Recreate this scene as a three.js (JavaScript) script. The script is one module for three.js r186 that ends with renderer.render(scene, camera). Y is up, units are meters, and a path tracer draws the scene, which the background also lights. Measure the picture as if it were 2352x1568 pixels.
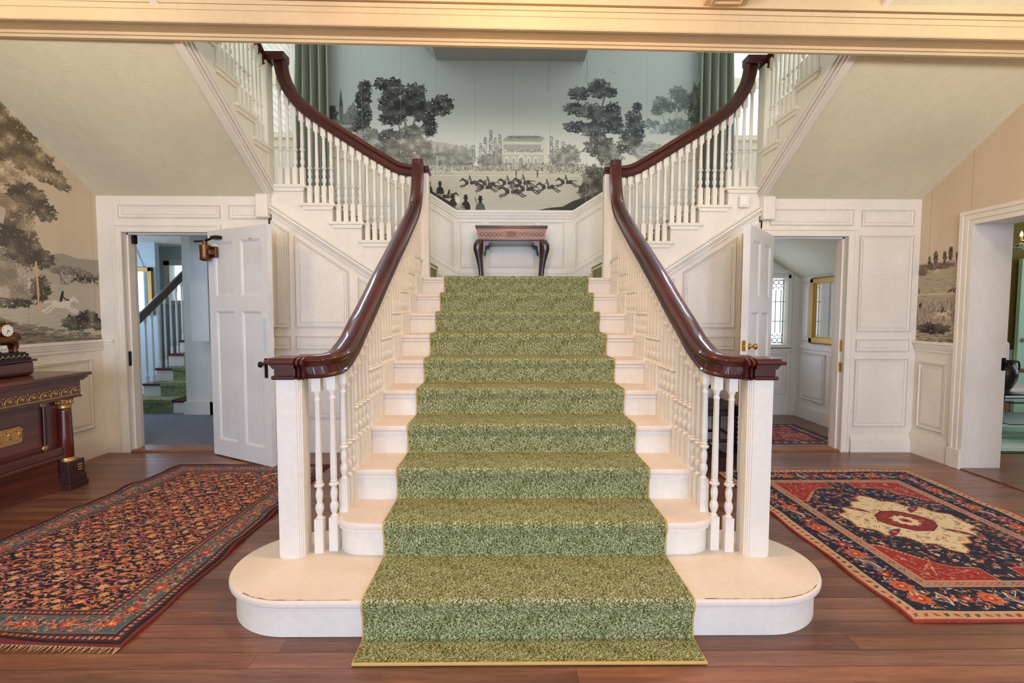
import * as THREE from 'three';
import { mergeGeometries, mergeVertices, toCreasedNormals } from 'three/addons/utils/BufferGeometryUtils.js';
import { RoundedBoxGeometry } from 'three/addons/geometries/RoundedBoxGeometry.js';
import { RectAreaLightUniformsLib } from 'three/addons/lights/RectAreaLightUniformsLib.js';
import { MarchingCubes } from 'three/addons/objects/MarchingCubes.js';

// ---------------------------------------------------------------- camera, sky, large lights, exposure
const scene = new THREE.Scene();
const camera = new THREE.PerspectiveCamera(67.38, 2352 / 1568, 0.05, 200);
camera.rotation.order = 'YXZ';
camera.position.set(-0.0935, 1.372, 0);
camera.rotation.set(-0.05846, -0.01055, 0.00223);

const renderer = new THREE.WebGLRenderer({ antialias: true });
renderer.toneMapping = THREE.LinearToneMapping;
renderer.toneMappingExposure = 0.88;
renderer.shadowMap.enabled = true;

scene.background = new THREE.Color(0xe6eef4);
scene.backgroundIntensity = 1.6;

RectAreaLightUniformsLib.init();
const LAMP = 6, ADDED_SIDE_LAMP = 3.8;
const DAY = 0xc6daff, COOL = 0xcadcff;
function windowLight(x, y, z, w, h, tx, ty, tz, intensity, color = DAY) {
  const l = new THREE.RectAreaLight(color, intensity, w, h);
  l.position.set(x, y, z); l.lookAt(tx, ty, tz); l.name = 'window_daylight'; scene.add(l);
  return l;
}
// daylight of the three tall windows behind the camera, just inside their panes
for (const x of [-2.45, 0, 2.45]) windowLight(x, 1.95, 6.9, 1.5, 2.3, x, 1.95, 0, 23);
// upper stair hall: upper sashes of the two back windows
for (const s of [-1, 1]) windowLight(s * 3.04, 5.05, -6.02, 1.1, 0.95, s * 3.04, 5.05, 0, 44, COOL);
windowLight(-7.3, 1.6, -7.0, 1.0, 1.5, 0, 1.6, -7.0, 13, DAY);          // back hall, added light panel; no window in that side wall
windowLight(8.6, 1.7, -4.6, 2.0, 1.9, 0, 1.7, -4.6, 6, DAY);            // green room, side window
windowLight(3.0, 1.35, -6.66, 0.6, 0.9, 3.0, 1.35, 0, 5, DAY);          // entry, glazed door beside the leaded light

// ---------------------------------------------------------------- helpers
let seed = 7;
const rnd = () => { seed = (seed * 1664525 + 1013904223) >>> 0; return seed / 4294967296; };
const rr = (a, b) => a + (b - a) * rnd();
const V3 = (x, y, z) => new THREE.Vector3(x, y, z);
const taken = new Map();
function numbered(name) { const n = taken.get(name) ?? 0; taken.set(name, n + 1); return n ? `${name}_${String(n).padStart(3, '0')}` : name; }
function shade(o) { o.castShadow = true; o.receiveShadow = true; return o; }
// metric uv from the dominant axis of each face; turn swaps the two directions
function metric(geo, scale = 1, turn = false, ou = 0, ov = 0) {
  const g = geo.index ? geo.toNonIndexed() : geo;
  const p = g.attributes.position, uv = new Float32Array(p.count * 2);
  const a = V3(), b = V3(), c = V3();
  for (let i = 0; i < p.count; i += 3) {
    a.fromBufferAttribute(p, i); b.fromBufferAttribute(p, i + 1); c.fromBufferAttribute(p, i + 2);
    const n = b.clone().sub(a).cross(c.clone().sub(a));
    const ax = Math.abs(n.x), ay = Math.abs(n.y), az = Math.abs(n.z);
    [a, b, c].forEach((v, k) => {
      let u, w;
      if (ay >= ax && ay >= az) { u = v.x; w = v.z; } else if (ax >= az) { u = v.z; w = v.y; } else { u = v.x; w = v.y; }
      if (turn) [u, w] = [w, u];
      uv[(i + k) * 2] = u * scale + ou; uv[(i + k) * 2 + 1] = w * scale + ov;
    });
  }
  g.setAttribute('uv', new THREE.BufferAttribute(uv, 2));
  return g;
}
const strip = (g) => { const n = g.index ? g.toNonIndexed() : g; for (const k of Object.keys(n.attributes)) if (!['position', 'normal', 'uv'].includes(k)) n.deleteAttribute(k); if (!n.attributes.normal) n.computeVertexNormals(); if (!n.attributes.uv) n.setAttribute('uv', new THREE.BufferAttribute(new Float32Array(n.attributes.position.count * 2), 2)); return n; };
const merge = (list) => list.length === 1 ? strip(list[0]) : mergeGeometries(list.map(strip));
function part(parent, name, geos, mat, opt = {}) {
  let g = Array.isArray(geos) ? merge(geos) : strip(geos);
  if (!opt.keepUV) g = metric(g, opt.scale ?? 1, opt.turn ?? mat.userData.turn, opt.ou ?? 0, opt.ov ?? 0);
  const m = shade(new THREE.Mesh(g, mat)); m.name = name; parent.add(m);
  if (opt.label) m.userData.label = opt.label;
  if (opt.kind) m.userData.kind = opt.kind;
  return m;
}
function thing(name, label, category, group, pos) {
  const o = new THREE.Group(); o.name = numbered(name); o.userData = { label, category };
  if (group) o.userData.group = group;
  if (pos) o.position.set(...pos);
  scene.add(o); return o;
}
function struct(name, label, category = 'structure') {
  const o = new THREE.Group(); o.name = numbered(name); o.userData = { label, category, kind: 'structure' }; scene.add(o); return o;
}
const box = (x0, x1, y0, y1, z0, z1) => { const g = new THREE.BoxGeometry(Math.abs(x1 - x0), Math.abs(y1 - y0), Math.abs(z1 - z0)); g.translate((x0 + x1) / 2, (y0 + y1) / 2, (z0 + z1) / 2); return g; };
const rbox = (x0, x1, y0, y1, z0, z1, r = 0.006, s = 2) => { const g = new RoundedBoxGeometry(Math.abs(x1 - x0), Math.abs(y1 - y0), Math.abs(z1 - z0), s, r); g.translate((x0 + x1) / 2, (y0 + y1) / 2, (z0 + z1) / 2); return g; };
const cyl = (r0, r1, h, x, y, z, n = 20) => { const g = new THREE.CylinderGeometry(r1, r0, h, n); g.translate(x, y + h / 2, z); return g; };
const ball = (r, x, y, z, sx = 1, sy = 1, sz = 1, n = 14) => { const g = new THREE.SphereGeometry(r, n, Math.max(6, n - 4)); g.scale(sx, sy, sz); g.translate(x, y, z); return g; };
const lathe = (pts, n = 20) => new THREE.LatheGeometry(pts.map(([r, y]) => new THREE.Vector2(Math.max(r, 0.0001), y)), n);
// polygon in xy, extruded from z0 to z1
function prism(pts, z0, z1, bevel = 0) {
  const s = new THREE.Shape(pts.map(([x, y]) => new THREE.Vector2(x, y)));
  const d = z1 - z0;
  const g = new THREE.ExtrudeGeometry(s, bevel ? { depth: d - 2 * bevel, bevelEnabled: true, bevelThickness: bevel, bevelSize: bevel, bevelOffset: -bevel, bevelSegments: 2 } : { depth: d, bevelEnabled: false });
  g.translate(0, 0, z0 + bevel); return g;
}
// polygon given in (z, y), extruded along x from x0 to x1
function prismX(pts, x0, x1, bevel = 0) { const g = prism(pts.map(([z, y]) => [-z, y]), x0, x1, bevel); g.rotateY(Math.PI / 2); return g; }
// polygon in (x, z), extruded up from y0 to y1
function slab(shape, y0, y1, bevel = 0, seg = 24) {
  const d = y1 - y0;
  const g = new THREE.ExtrudeGeometry(shape, bevel ? { depth: d - 2 * bevel, bevelEnabled: true, bevelThickness: bevel, bevelSize: bevel, bevelOffset: -bevel, bevelSegments: 3, curveSegments: seg } : { depth: d, bevelEnabled: false, curveSegments: seg });
  g.rotateX(-Math.PI / 2); g.translate(0, y0 + bevel, 0); return g;      // shape y is -z
}
// raised panel: rings of a convex polygon, [inset, height] pairs, facing +z
function offsetPoly(pts, d) {
  const n = pts.length, out = [];
  let area = 0; for (let i = 0; i < n; i++) { const [a, b] = pts[i], [c, e] = pts[(i + 1) % n]; area += a * e - c * b; }
  const sg = Math.sign(area);
  const line = (i) => { const [ax, ay] = pts[i], [bx, by] = pts[(i + 1) % n]; const l = Math.hypot(bx - ax, by - ay), nx = -(by - ay) / l * sg, ny = (bx - ax) / l * sg; return [ax + nx * d, ay + ny * d, (bx - ax) / l, (by - ay) / l]; };
  for (let i = 0; i < n; i++) {
    const p = line((i + n - 1) % n), q = line(i);
    const den = p[2] * q[3] - p[3] * q[2], t = ((q[0] - p[0]) * q[3] - (q[1] - p[1]) * q[2]) / den;
    out.push([p[0] + p[2] * t, p[1] + p[3] * t]);
  }
  return out;
}
const SLOT = (a, h0, h1) => [[a, h0], [a + 0.0004, 0.0004], [a + 0.0056, 0.0004], [a + 0.006, h1]];
const RAISED = [[0, 0], [0.0005, 0.014], ...SLOT(0.004, 0.014, 0.015), [0.016, 0.016], [0.023, 0.007], ...SLOT(0.026, 0.006, 0.006), [0.044, 0.006], ...SLOT(0.045, 0.006, 0.011), [0.058, 0.012]];
const THIN = [[0, 0], [0.0005, 0.011], ...SLOT(0.003, 0.011, 0.012), [0.012, 0.012], [0.018, 0.006], [0.03, 0.005], ...SLOT(0.031, 0.005, 0.009), [0.042, 0.009]];
function panelGeo(pts, prof = RAISED) {
  let a = 0; for (let i = 0; i < pts.length; i++) { const p = pts[i], q = pts[(i + 1) % pts.length]; a += p[0] * q[1] - q[0] * p[1]; }
  if (a < 0) pts = [...pts].reverse();
  const pos = [], n = pts.length, tri = (a, b, c) => pos.push(...a, ...b, ...c);
  let last = pts.map(([x, y]) => [x, y, 0]);
  for (const [ins, h] of prof.slice(1)) {
    const ring = offsetPoly(pts, ins).map(([x, y]) => [x, y, h]);
    for (let i = 0; i < n; i++) { const j = (i + 1) % n; tri(last[i], last[j], ring[j]); tri(last[i], ring[j], ring[i]); }
    last = ring;
  }
  for (let i = 1; i < n - 1; i++) tri(last[0], last[i], last[i + 1]);
  const g = new THREE.BufferGeometry(); g.setAttribute('position', new THREE.Float32BufferAttribute(pos, 3)); g.computeVertexNormals(); return g;
}
const rect = (x0, x1, y0, y1) => [[x0, y0], [x1, y0], [x1, y1], [x0, y1]];
// sweep a closed profile [[side, up]...] along points; side vector kept horizontal
function sweep(path, prof, { caps = true, side0 = null } = {}) {
  const n = path.length, m = prof.length, rings = [];
  let S = side0 ? side0.clone() : V3(1, 0, 0);
  for (let i = 0; i < n; i++) {
    const T = path[Math.min(i + 1, n - 1)].clone().sub(path[Math.max(i - 1, 0)]).normalize();
    const h = Math.hypot(T.x, T.z);
    if (h > 0.12) S = V3(-T.z / h, 0, T.x / h);
    const U = S.clone().cross(T).normalize();
    rings.push(prof.map(([s, u]) => path[i].clone().addScaledVector(S, s).addScaledVector(U, u)));
  }
  const pos = [], uv = [], idx = [];
  let len = 0;
  for (let i = 0; i < n; i++) {
    if (i) len += path[i].distanceTo(path[i - 1]);
    for (let j = 0; j <= m; j++) { const v = rings[i][j % m]; pos.push(v.x, v.y, v.z); uv.push(len, j / m * 0.4); }
  }
  for (let i = 0; i < n - 1; i++) for (let j = 0; j < m; j++) { const a = i * (m + 1) + j, b = a + m + 1; idx.push(a, b, a + 1, a + 1, b, b + 1); }
  const g = new THREE.BufferGeometry();
  g.setAttribute('position', new THREE.Float32BufferAttribute(pos, 3)); g.setAttribute('uv', new THREE.Float32BufferAttribute(uv, 2)); g.setIndex(idx);
  let out = toCreasedNormals(g, 0.7);
  if (caps) {
    const cp = [], flat = prof.map(([s, u]) => new THREE.Vector2(s, u));
    const tris = THREE.ShapeUtils.triangulateShape(flat, []);
    for (const r of [rings[0], rings[n - 1]]) for (const t of tris) for (const k of t) cp.push(r[k].x, r[k].y, r[k].z);
    const cg = new THREE.BufferGeometry(); cg.setAttribute('position', new THREE.Float32BufferAttribute(cp, 3)); cg.setAttribute('uv', new THREE.Float32BufferAttribute(new Float32Array(cp.length / 3 * 2), 2)); cg.computeVertexNormals();
    out = merge([out, cg]);
  }
  return out;
}
const mirrorProf = (half) => [...half.map(([s, u]) => [s, u]), ...[...half].reverse().filter(([s]) => s > 1e-5).map(([s, u]) => [-s, u])];
const curve = (pts, n) => new THREE.CatmullRomCurve3(pts.map((p) => V3(...p)), false, 'centripetal').getPoints(n);
function mirrorX(g) {
  const c = g.clone(), p = c.attributes.position, nn = c.attributes.normal;
  for (let i = 0; i < p.count; i++) { p.setX(i, -p.getX(i)); if (nn) nn.setX(i, -nn.getX(i)); }
  if (c.index) { const a = c.index.array; for (let i = 0; i < a.length; i += 3) [a[i], a[i + 1]] = [a[i + 1], a[i]]; }
  else for (const k of Object.keys(c.attributes)) { const A = c.attributes[k], s = A.itemSize, arr = A.array; for (let i = 0; i < A.count; i += 3) for (let q = 0; q < s; q++) { const t = arr[i * s + q]; arr[i * s + q] = arr[(i + 1) * s + q]; arr[(i + 1) * s + q] = t; } }
  return c;
}
const tube = (pts, r, n = 24, seg = 8) => new THREE.TubeGeometry(new THREE.CatmullRomCurve3(pts.map((p) => V3(...p)), false, 'centripetal'), n, r, seg, false);
function bar(a, b, r, n = 10) { const A = V3(...a), B = V3(...b), d = B.clone().sub(A); const g = new THREE.CylinderGeometry(r, r, d.length(), n); g.applyQuaternion(new THREE.Quaternion().setFromUnitVectors(V3(0, 1, 0), d.clone().normalize())); g.translate((A.x + B.x) / 2, (A.y + B.y) / 2, (A.z + B.z) / 2); return g; }

// ---------------------------------------------------------------- textures
const perm = new Uint8Array(512); { const t = [...Array(256).keys()]; for (let i = 255; i > 0; i--) { const j = Math.floor(rnd() * (i + 1)); [t[i], t[j]] = [t[j], t[i]]; } for (let i = 0; i < 512; i++) perm[i] = t[i & 255]; }
function vnoise(x, y, px = 256, py = 256) {   // tiling value noise
  const xi = Math.floor(x), yi = Math.floor(y), fx = x - xi, fy = y - yi, sx = fx * fx * (3 - 2 * fx), sy = fy * fy * (3 - 2 * fy);
  const h = (i, j) => perm[perm[((i % px) + px) % px & 255] + (((j % py) + py) % py & 255)] / 255;
  const a = h(xi, yi), b = h(xi + 1, yi), c = h(xi, yi + 1), d = h(xi + 1, yi + 1);
  return a + (b - a) * sx + (c - a) * sy + (a - b - c + d) * sx * sy;
}
function dataTex(w, h, fn, srgb, repX = 1, repY = 1) {
  const d = new Uint8Array(w * h * 4);
  for (let y = 0; y < h; y++) for (let x = 0; x < w; x++) { const c = fn(x / w, y / h, x, y), i = (y * w + x) * 4; d[i] = c[0]; d[i + 1] = c[1]; d[i + 2] = c[2]; d[i + 3] = 255; }
  const t = new THREE.DataTexture(d, w, h); t.wrapS = t.wrapT = THREE.RepeatWrapping; t.magFilter = THREE.LinearFilter; t.minFilter = THREE.LinearMipmapLinearFilter; t.generateMipmaps = true;
  if (srgb) t.colorSpace = THREE.SRGBColorSpace;
  t.repeat.set(repX, repY); t.needsUpdate = true; return t;
}
function canvasTex(w, h, draw) {
  const c = document.createElement('canvas'); c.width = w; c.height = h; draw(c.getContext('2d'), w, h);
  const t = new THREE.CanvasTexture(c); t.colorSpace = THREE.SRGBColorSpace; t.anisotropy = 8; return t;
}
const clamp = (v) => Math.max(0, Math.min(255, v));
const mix3 = (a, b, t) => [a[0] + (b[0] - a[0]) * t, a[1] + (b[1] - a[1]) * t, a[2] + (b[2] - a[2]) * t];
const grey = (v) => { const g = clamp(v); return [g, g, g]; };
const brushBump = dataTex(512, 512, (u, v) => grey(110 + 60 * vnoise(u * 24, v * 24, 24, 24) + 50 * vnoise(u * 128, v * 64, 128, 64) + 30 * vnoise(u * 250, v * 250, 250, 250)), false, 1.4, 1.4);
const paintMap = dataTex(512, 512, (u, v) => { const n = vnoise(u * 6, v * 6, 6, 6), f = vnoise(u * 60, v * 50, 60, 50), s = vnoise(u * 200 + 5, v * 200, 200, 200) > 0.965 && vnoise(u * 12 + 3, v * 12, 12, 12) > 0.6 ? -26 : 0; const k = 238 + 10 * n + 6 * f + s; return [clamp(k), clamp(k - 1), clamp(k - 2)]; }, true, 0.9, 0.9);
const plasterBump = dataTex(512, 512, (u, v) => grey(90 + 80 * vnoise(u * 60, v * 60, 60, 60) + 60 * vnoise(u * 160, v * 160, 160, 160)), false, 1.2, 1.2);
const plasterMap = dataTex(256, 256, (u, v) => { const k = 236 + 12 * vnoise(u * 5, v * 5, 5, 5) + 6 * vnoise(u * 40, v * 40, 40, 40); return [k, k, k]; }, true, 0.5, 0.5);
function woodTex(dark, light, rings = 10, streak = 60, w = 1024, h = 512) {
  return dataTex(w, h, (u, v) => {
    const wob = vnoise(u * 4, v * 6, 4, 6) * 0.5, a = vnoise(u * 3, (v + wob * 0.06) * rings * 4, 3, rings * 4), b = vnoise(u * 14, v * streak * 4 % 256, 14, 240), c = vnoise(u * 60, v * 250, 60, 250);
    const t = Math.min(1, Math.max(0, 0.5 * a + 0.32 * b + 0.18 * c)); return mix3(dark, light, t).map(clamp);
  }, true);
}
const floorWood = woodTex([88, 56, 44], [172, 122, 96], 8, 50);
const mahoganyMap = woodTex([44, 12, 8], [100, 34, 20], 6, 40, 1024, 256);
const walnutMap = woodTex([58, 24, 16], [118, 58, 40], 7, 40, 512, 256);
const satinMap = woodTex([112, 66, 36], [176, 114, 66], 8, 40, 512, 256);
const carpetMap = dataTex(1024, 1024, (u, v) => {
  const n = vnoise(u * 96, v * 78, 96, 78), m = vnoise(u * 180 + 7, v * 150 + 3, 180, 150), c = vnoise(u * 9, v * 9, 9, 9), q = vnoise(u * 250 + 1, v * 200, 250, 200);
  let t = 0.45 * n + 0.4 * m + 0.15 * q + 0.04 * (c - 0.5);
  t = Math.min(1, Math.max(0, (t - 0.235) / 0.44));
  const A = [56, 64, 18], B = [140, 148, 70], C = [238, 238, 202];
  return (t < 0.5 ? mix3(A, B, t * 2) : mix3(B, C, (t - 0.5) * 2)).map(clamp);
}, true, 2.9, 2.9);
const carpetBump = dataTex(512, 512, (u, v) => grey(255 * (0.55 * vnoise(u * 130, v * 100, 130, 100) + 0.45 * vnoise(u * 240, v * 200, 240, 200))), false, 3, 3);
const greyCarpetMap = dataTex(512, 512, (u, v) => { const t = 0.6 * vnoise(u * 130, v * 130, 130, 130) + 0.4 * vnoise(u * 240, v * 240, 240, 240); return mix3([84, 82, 86], [184, 180, 182], t).map(clamp); }, true, 2, 2);

const std = (p, u = {}) => { const m = new THREE.MeshStandardMaterial(p); Object.assign(m.userData, u); return m; };
const phys = (p, u = {}) => { const m = new THREE.MeshPhysicalMaterial(p); Object.assign(m.userData, u); return m; };
const M = {
  white: std({ color: 0xf2ebdc, map: paintMap, roughness: 0.42, bumpMap: brushBump, bumpScale: 0.0006 }),
  tread: std({ color: 0xf0e4d6, map: paintMap, roughness: 0.5, bumpMap: brushBump, bumpScale: 0.0015 }),
  door: std({ color: 0xe6e8e6, map: paintMap, roughness: 0.45, bumpMap: brushBump, bumpScale: 0.001 }),
  cream: std({ color: 0xdec8a0, map: paintMap, roughness: 0.5, bumpMap: brushBump, bumpScale: 0.0015 }),
  plaster: std({ color: 0xe8e2c2, map: plasterMap, roughness: 0.9, bumpMap: plasterBump, bumpScale: 0.003 }),
  ceiling: std({ color: 0xf0e8d4, map: plasterMap, roughness: 0.9 }),
  boxShadeGrey: std({ color: 0xb4b8ba, map: plasterMap, roughness: 0.9 }),  // shade of the unlit dropped box, put into its colour as grey
  blueWall: std({ color: 0xcfe0e2, map: plasterMap, roughness: 0.85 }),
  greenWall: std({ color: 0x6e6420, map: plasterMap, roughness: 0.85 }),
  sage: std({ color: 0xa6c4a0, roughness: 0.6 }),
  floor: [0xffffff, 0xeaddd2, 0xdccdbf, 0xfff0e2].map((c) => phys({ color: c, map: floorWood, roughness: 0.34, clearcoat: 0.25, clearcoatRoughness: 0.3, bumpMap: brushBump, bumpScale: 0.0006 })),
  mahogany: phys({ color: 0xffffff, map: mahoganyMap, roughness: 0.42, specularIntensity: 0.5, clearcoat: 0.5, clearcoatRoughness: 0.07 }),
  walnut: phys({ color: 0xffffff, map: walnutMap, roughness: 0.35, clearcoat: 0.6, clearcoatRoughness: 0.18 }),
  walnutDark: phys({ color: 0xa08880, map: walnutMap, roughness: 0.35, clearcoat: 0.6, clearcoatRoughness: 0.2 }),
  column: phys({ color: 0xff9f86, map: walnutMap, roughness: 0.3, clearcoat: 0.8, clearcoatRoughness: 0.12 }, { turn: true }),
  satin: phys({ color: 0xffffff, map: satinMap, roughness: 0.4, clearcoat: 0.4, clearcoatRoughness: 0.25 }),
  darkOak: std({ color: 0x2a1c18, map: walnutMap, roughness: 0.4 }),
  plinth: phys({ color: 0x8a7c86, map: walnutMap, roughness: 0.4 }),
  gilt: std({ color: 0xc8a468, metalness: 0.8, roughness: 0.42 }),
  oldGold: std({ color: 0xb08c4c, metalness: 0.75, roughness: 0.5 }),
  brass: std({ color: 0xc79a3e, metalness: 1, roughness: 0.25 }),
  bronze: std({ color: 0x6e4a30, metalness: 0.85, roughness: 0.35 }),
  darkMetal: std({ color: 0x2b2220, metalness: 0.7, roughness: 0.45 }),
  steel: std({ color: 0xb8bcc0, metalness: 0.9, roughness: 0.35 }),
  carpet: std({ map: carpetMap, color: 0xffffff, roughness: 1, bumpMap: carpetBump, bumpScale: 0.012 }),
  binding: std({ color: 0xc9a860, roughness: 0.9 }),
  greyCarpet: std({ map: greyCarpetMap, roughness: 1, bumpMap: carpetBump, bumpScale: 0.004 }),
  curtain: phys({ color: 0x8c9288, roughness: 0.9, sheen: 0.25, sheenColor: new THREE.Color(0xc4cac2), sheenRoughness: 0.5 }),
  glass: phys({ color: 0xffffff, transmission: 1, roughness: 0.02, thickness: 0, ior: 1.45 }),
  tableGlass: phys({ color: 0xcfeee4, transmission: 1, roughness: 0.03, thickness: 0.012, ior: 1.5, attenuationColor: new THREE.Color(0x8fd8c0), attenuationDistance: 0.15 }),
  crystal: phys({ color: 0xffffff, transmission: 1, roughness: 0.03, thickness: 0.01, ior: 1.55 }),
  mirror: std({ color: 0xeef2f2, metalness: 1, roughness: 0.04 }),
  lead: std({ color: 0x2c3036, metalness: 0.4, roughness: 0.6 }),
  bulb: std({ color: 0xfff2d8, emissive: 0xffe2b0, emissiveIntensity: 3 }),
  dial: std({ color: 0xf4f0e4, roughness: 0.4 }),
  siding: std({ color: 0xf2efe6, map: paintMap, roughness: 0.7 }),
  fringe: std({ color: 0xd8bd92, roughness: 1 }),
  plasticWhite: std({ color: 0xf2eddf, roughness: 0.5 }),
  urn: phys({ color: 0x3c3228, metalness: 0.4, roughness: 0.35 }),
  silk: std({ color: 0xd8c6c4, roughness: 0.8 }),
  greenRug: null,
};

// ---------------------------------------------------------------- wallpaper prints (generic grisaille landscapes)
const css = (c, a = 1) => `rgba(${c[0] | 0},${c[1] | 0},${c[2] | 0},${a})`;
function leaves(ctx, x, y, rx, ry, dark, light, size = 3, dens = 1) {
  const n = Math.floor(rx * ry * 3.14 / (size * size) * 2.6 * dens);
  for (let k = 0; k < n; k++) {
    const a = rnd() * 6.283, r = Math.sqrt(rnd()) * (0.84 + 0.22 * Math.sin(a * 9 + x) * rnd() + 0.16 * rnd()), px = x + Math.cos(a) * r * rx, py = y + Math.sin(a) * r * ry;
    const lump = vnoise(px / (size * 5) + 31, py / (size * 4) + 17), t = Math.min(1, Math.max(0, 1.5 * (lump - 0.28) + rr(-0.16, 0.16) - 0.18 * (py - y) / ry));
    ctx.fillStyle = css(mix3(dark, light, t * (k / n * 0.75 + 0.25)), 0.85);
    ctx.beginPath(); ctx.ellipse(px, py, size * rr(0.4, 0.95), size * rr(0.25, 0.5), rr(-0.9, 0.9), 0, 6.283); ctx.fill();
  }
}
function trunk(ctx, pts, w0, w1, col) {
  for (let i = 0; i < pts.length - 1; i++) { ctx.strokeStyle = col; ctx.lineCap = 'round'; ctx.lineWidth = w0 + (w1 - w0) * i / (pts.length - 1); ctx.beginPath(); ctx.moveTo(...pts[i]); ctx.lineTo(...pts[i + 1]); ctx.stroke(); }
}
function fir(ctx, x, y0, y1, w, dark, light) {
  const n = Math.floor((y1 - y0) * 3);
  for (let k = 0; k < n; k++) { const t = rnd(), yy = y0 + (y1 - y0) * t, ww = w * (0.12 + 0.88 * t) * (0.7 + 0.3 * Math.sin(t * 22)), xx = x + rr(-1, 1) * ww; ctx.strokeStyle = css(mix3(dark, light, rnd() * rnd()), 0.8); ctx.lineWidth = 0.8; ctx.beginPath(); ctx.moveTo(xx, yy); ctx.lineTo(xx + (xx > x ? 1 : -1) * rr(1, 3.5), yy + rr(0.5, 2.2)); ctx.stroke(); }
}
function poly(ctx, pts, fill) { ctx.fillStyle = fill; ctx.beginPath(); pts.forEach((p, i) => (i ? ctx.lineTo(...p) : ctx.moveTo(...p))); ctx.closePath(); ctx.fill(); }
// a galloping horse, head towards -x, drawn in a unit of about 1 x 0.5
function horse(ctx, x, y, s, body, dirn = 1, rider = [60, 56, 50], legsRider = [214, 208, 190]) {
  ctx.save(); ctx.translate(x, y); ctx.scale(s * dirn, s); ctx.lineJoin = ctx.lineCap = 'round';
  ctx.strokeStyle = ctx.fillStyle = css(body);
  const limb = (pts, w) => { ctx.lineWidth = w; ctx.beginPath(); pts.forEach((p, i) => (i ? ctx.lineTo(...p) : ctx.moveTo(...p))); ctx.stroke(); };
  limb([[0.62, 0.02], [0.8, 0.08], [0.9, 0.16], [1.0, 0.19]], 0.05); limb([[0.6, 0.04], [0.72, 0.13], [0.84, 0.22], [0.92, 0.24]], 0.045);
  limb([[0.24, 0.08], [0.1, 0.14], [-0.02, 0.16], [-0.07, 0.21]], 0.05); limb([[0.26, 0.1], [0.14, 0.2], [0.02, 0.22], [-0.02, 0.27]], 0.04);
  ctx.beginPath(); ctx.ellipse(0.45, 0.02, 0.25, 0.085, 0.05, 0, 6.283); ctx.fill();
  ctx.beginPath(); ctx.ellipse(0.26, 0.02, 0.1, 0.1, 0, 0, 6.283); ctx.fill(); ctx.beginPath(); ctx.ellipse(0.63, 0, 0.1, 0.095, 0, 0, 6.283); ctx.fill();
  limb([[0.25, -0.02], [0.12, -0.11], [0.04, -0.15]], 0.1); limb([[0.06, -0.15], [-0.07, -0.07]], 0.065); limb([[0.06, -0.17], [0.08, -0.21]], 0.025);
  limb([[0.72, -0.04], [0.86, -0.06], [0.93, -0.02]], 0.035);
  ctx.strokeStyle = ctx.fillStyle = css(legsRider); limb([[0.44, -0.1], [0.36, 0.0], [0.38, 0.1]], 0.055);
  ctx.strokeStyle = ctx.fillStyle = css(rider); limb([[0.45, -0.09], [0.4, -0.24]], 0.085); limb([[0.4, -0.2], [0.3, -0.12], [0.2, -0.1]], 0.035);
  ctx.beginPath(); ctx.arc(0.385, -0.3, 0.04, 0, 6.283); ctx.fill();
  ctx.restore();
}
function hatMan(ctx, x, y, s, col, coat) {
  ctx.save(); ctx.translate(x, y); ctx.scale(s, s);
  ctx.fillStyle = css(coat); ctx.beginPath(); ctx.moveTo(-9, 14); ctx.quadraticCurveTo(-10, 0, -3, -3); ctx.lineTo(3, -3); ctx.quadraticCurveTo(10, 0, 9, 14); ctx.fill();
  ctx.fillStyle = css(col); ctx.beginPath(); ctx.ellipse(0, -6, 3.1, 4, 0, 0, 6.283); ctx.fill();
  ctx.fillRect(-3.2, -16, 6.4, 7); ctx.fillRect(-5.2, -10.2, 10.4, 1.8); ctx.restore();
}
function grain(ctx, w, h, n, a) { for (let k = 0; k < n; k++) { ctx.fillStyle = rnd() < 0.5 ? `rgba(40,36,30,${a})` : `rgba(255,250,240,${a})`; ctx.fillRect(rnd() * w, rnd() * h, rr(1, 3), 1); } }
const MUR = {};
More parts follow.
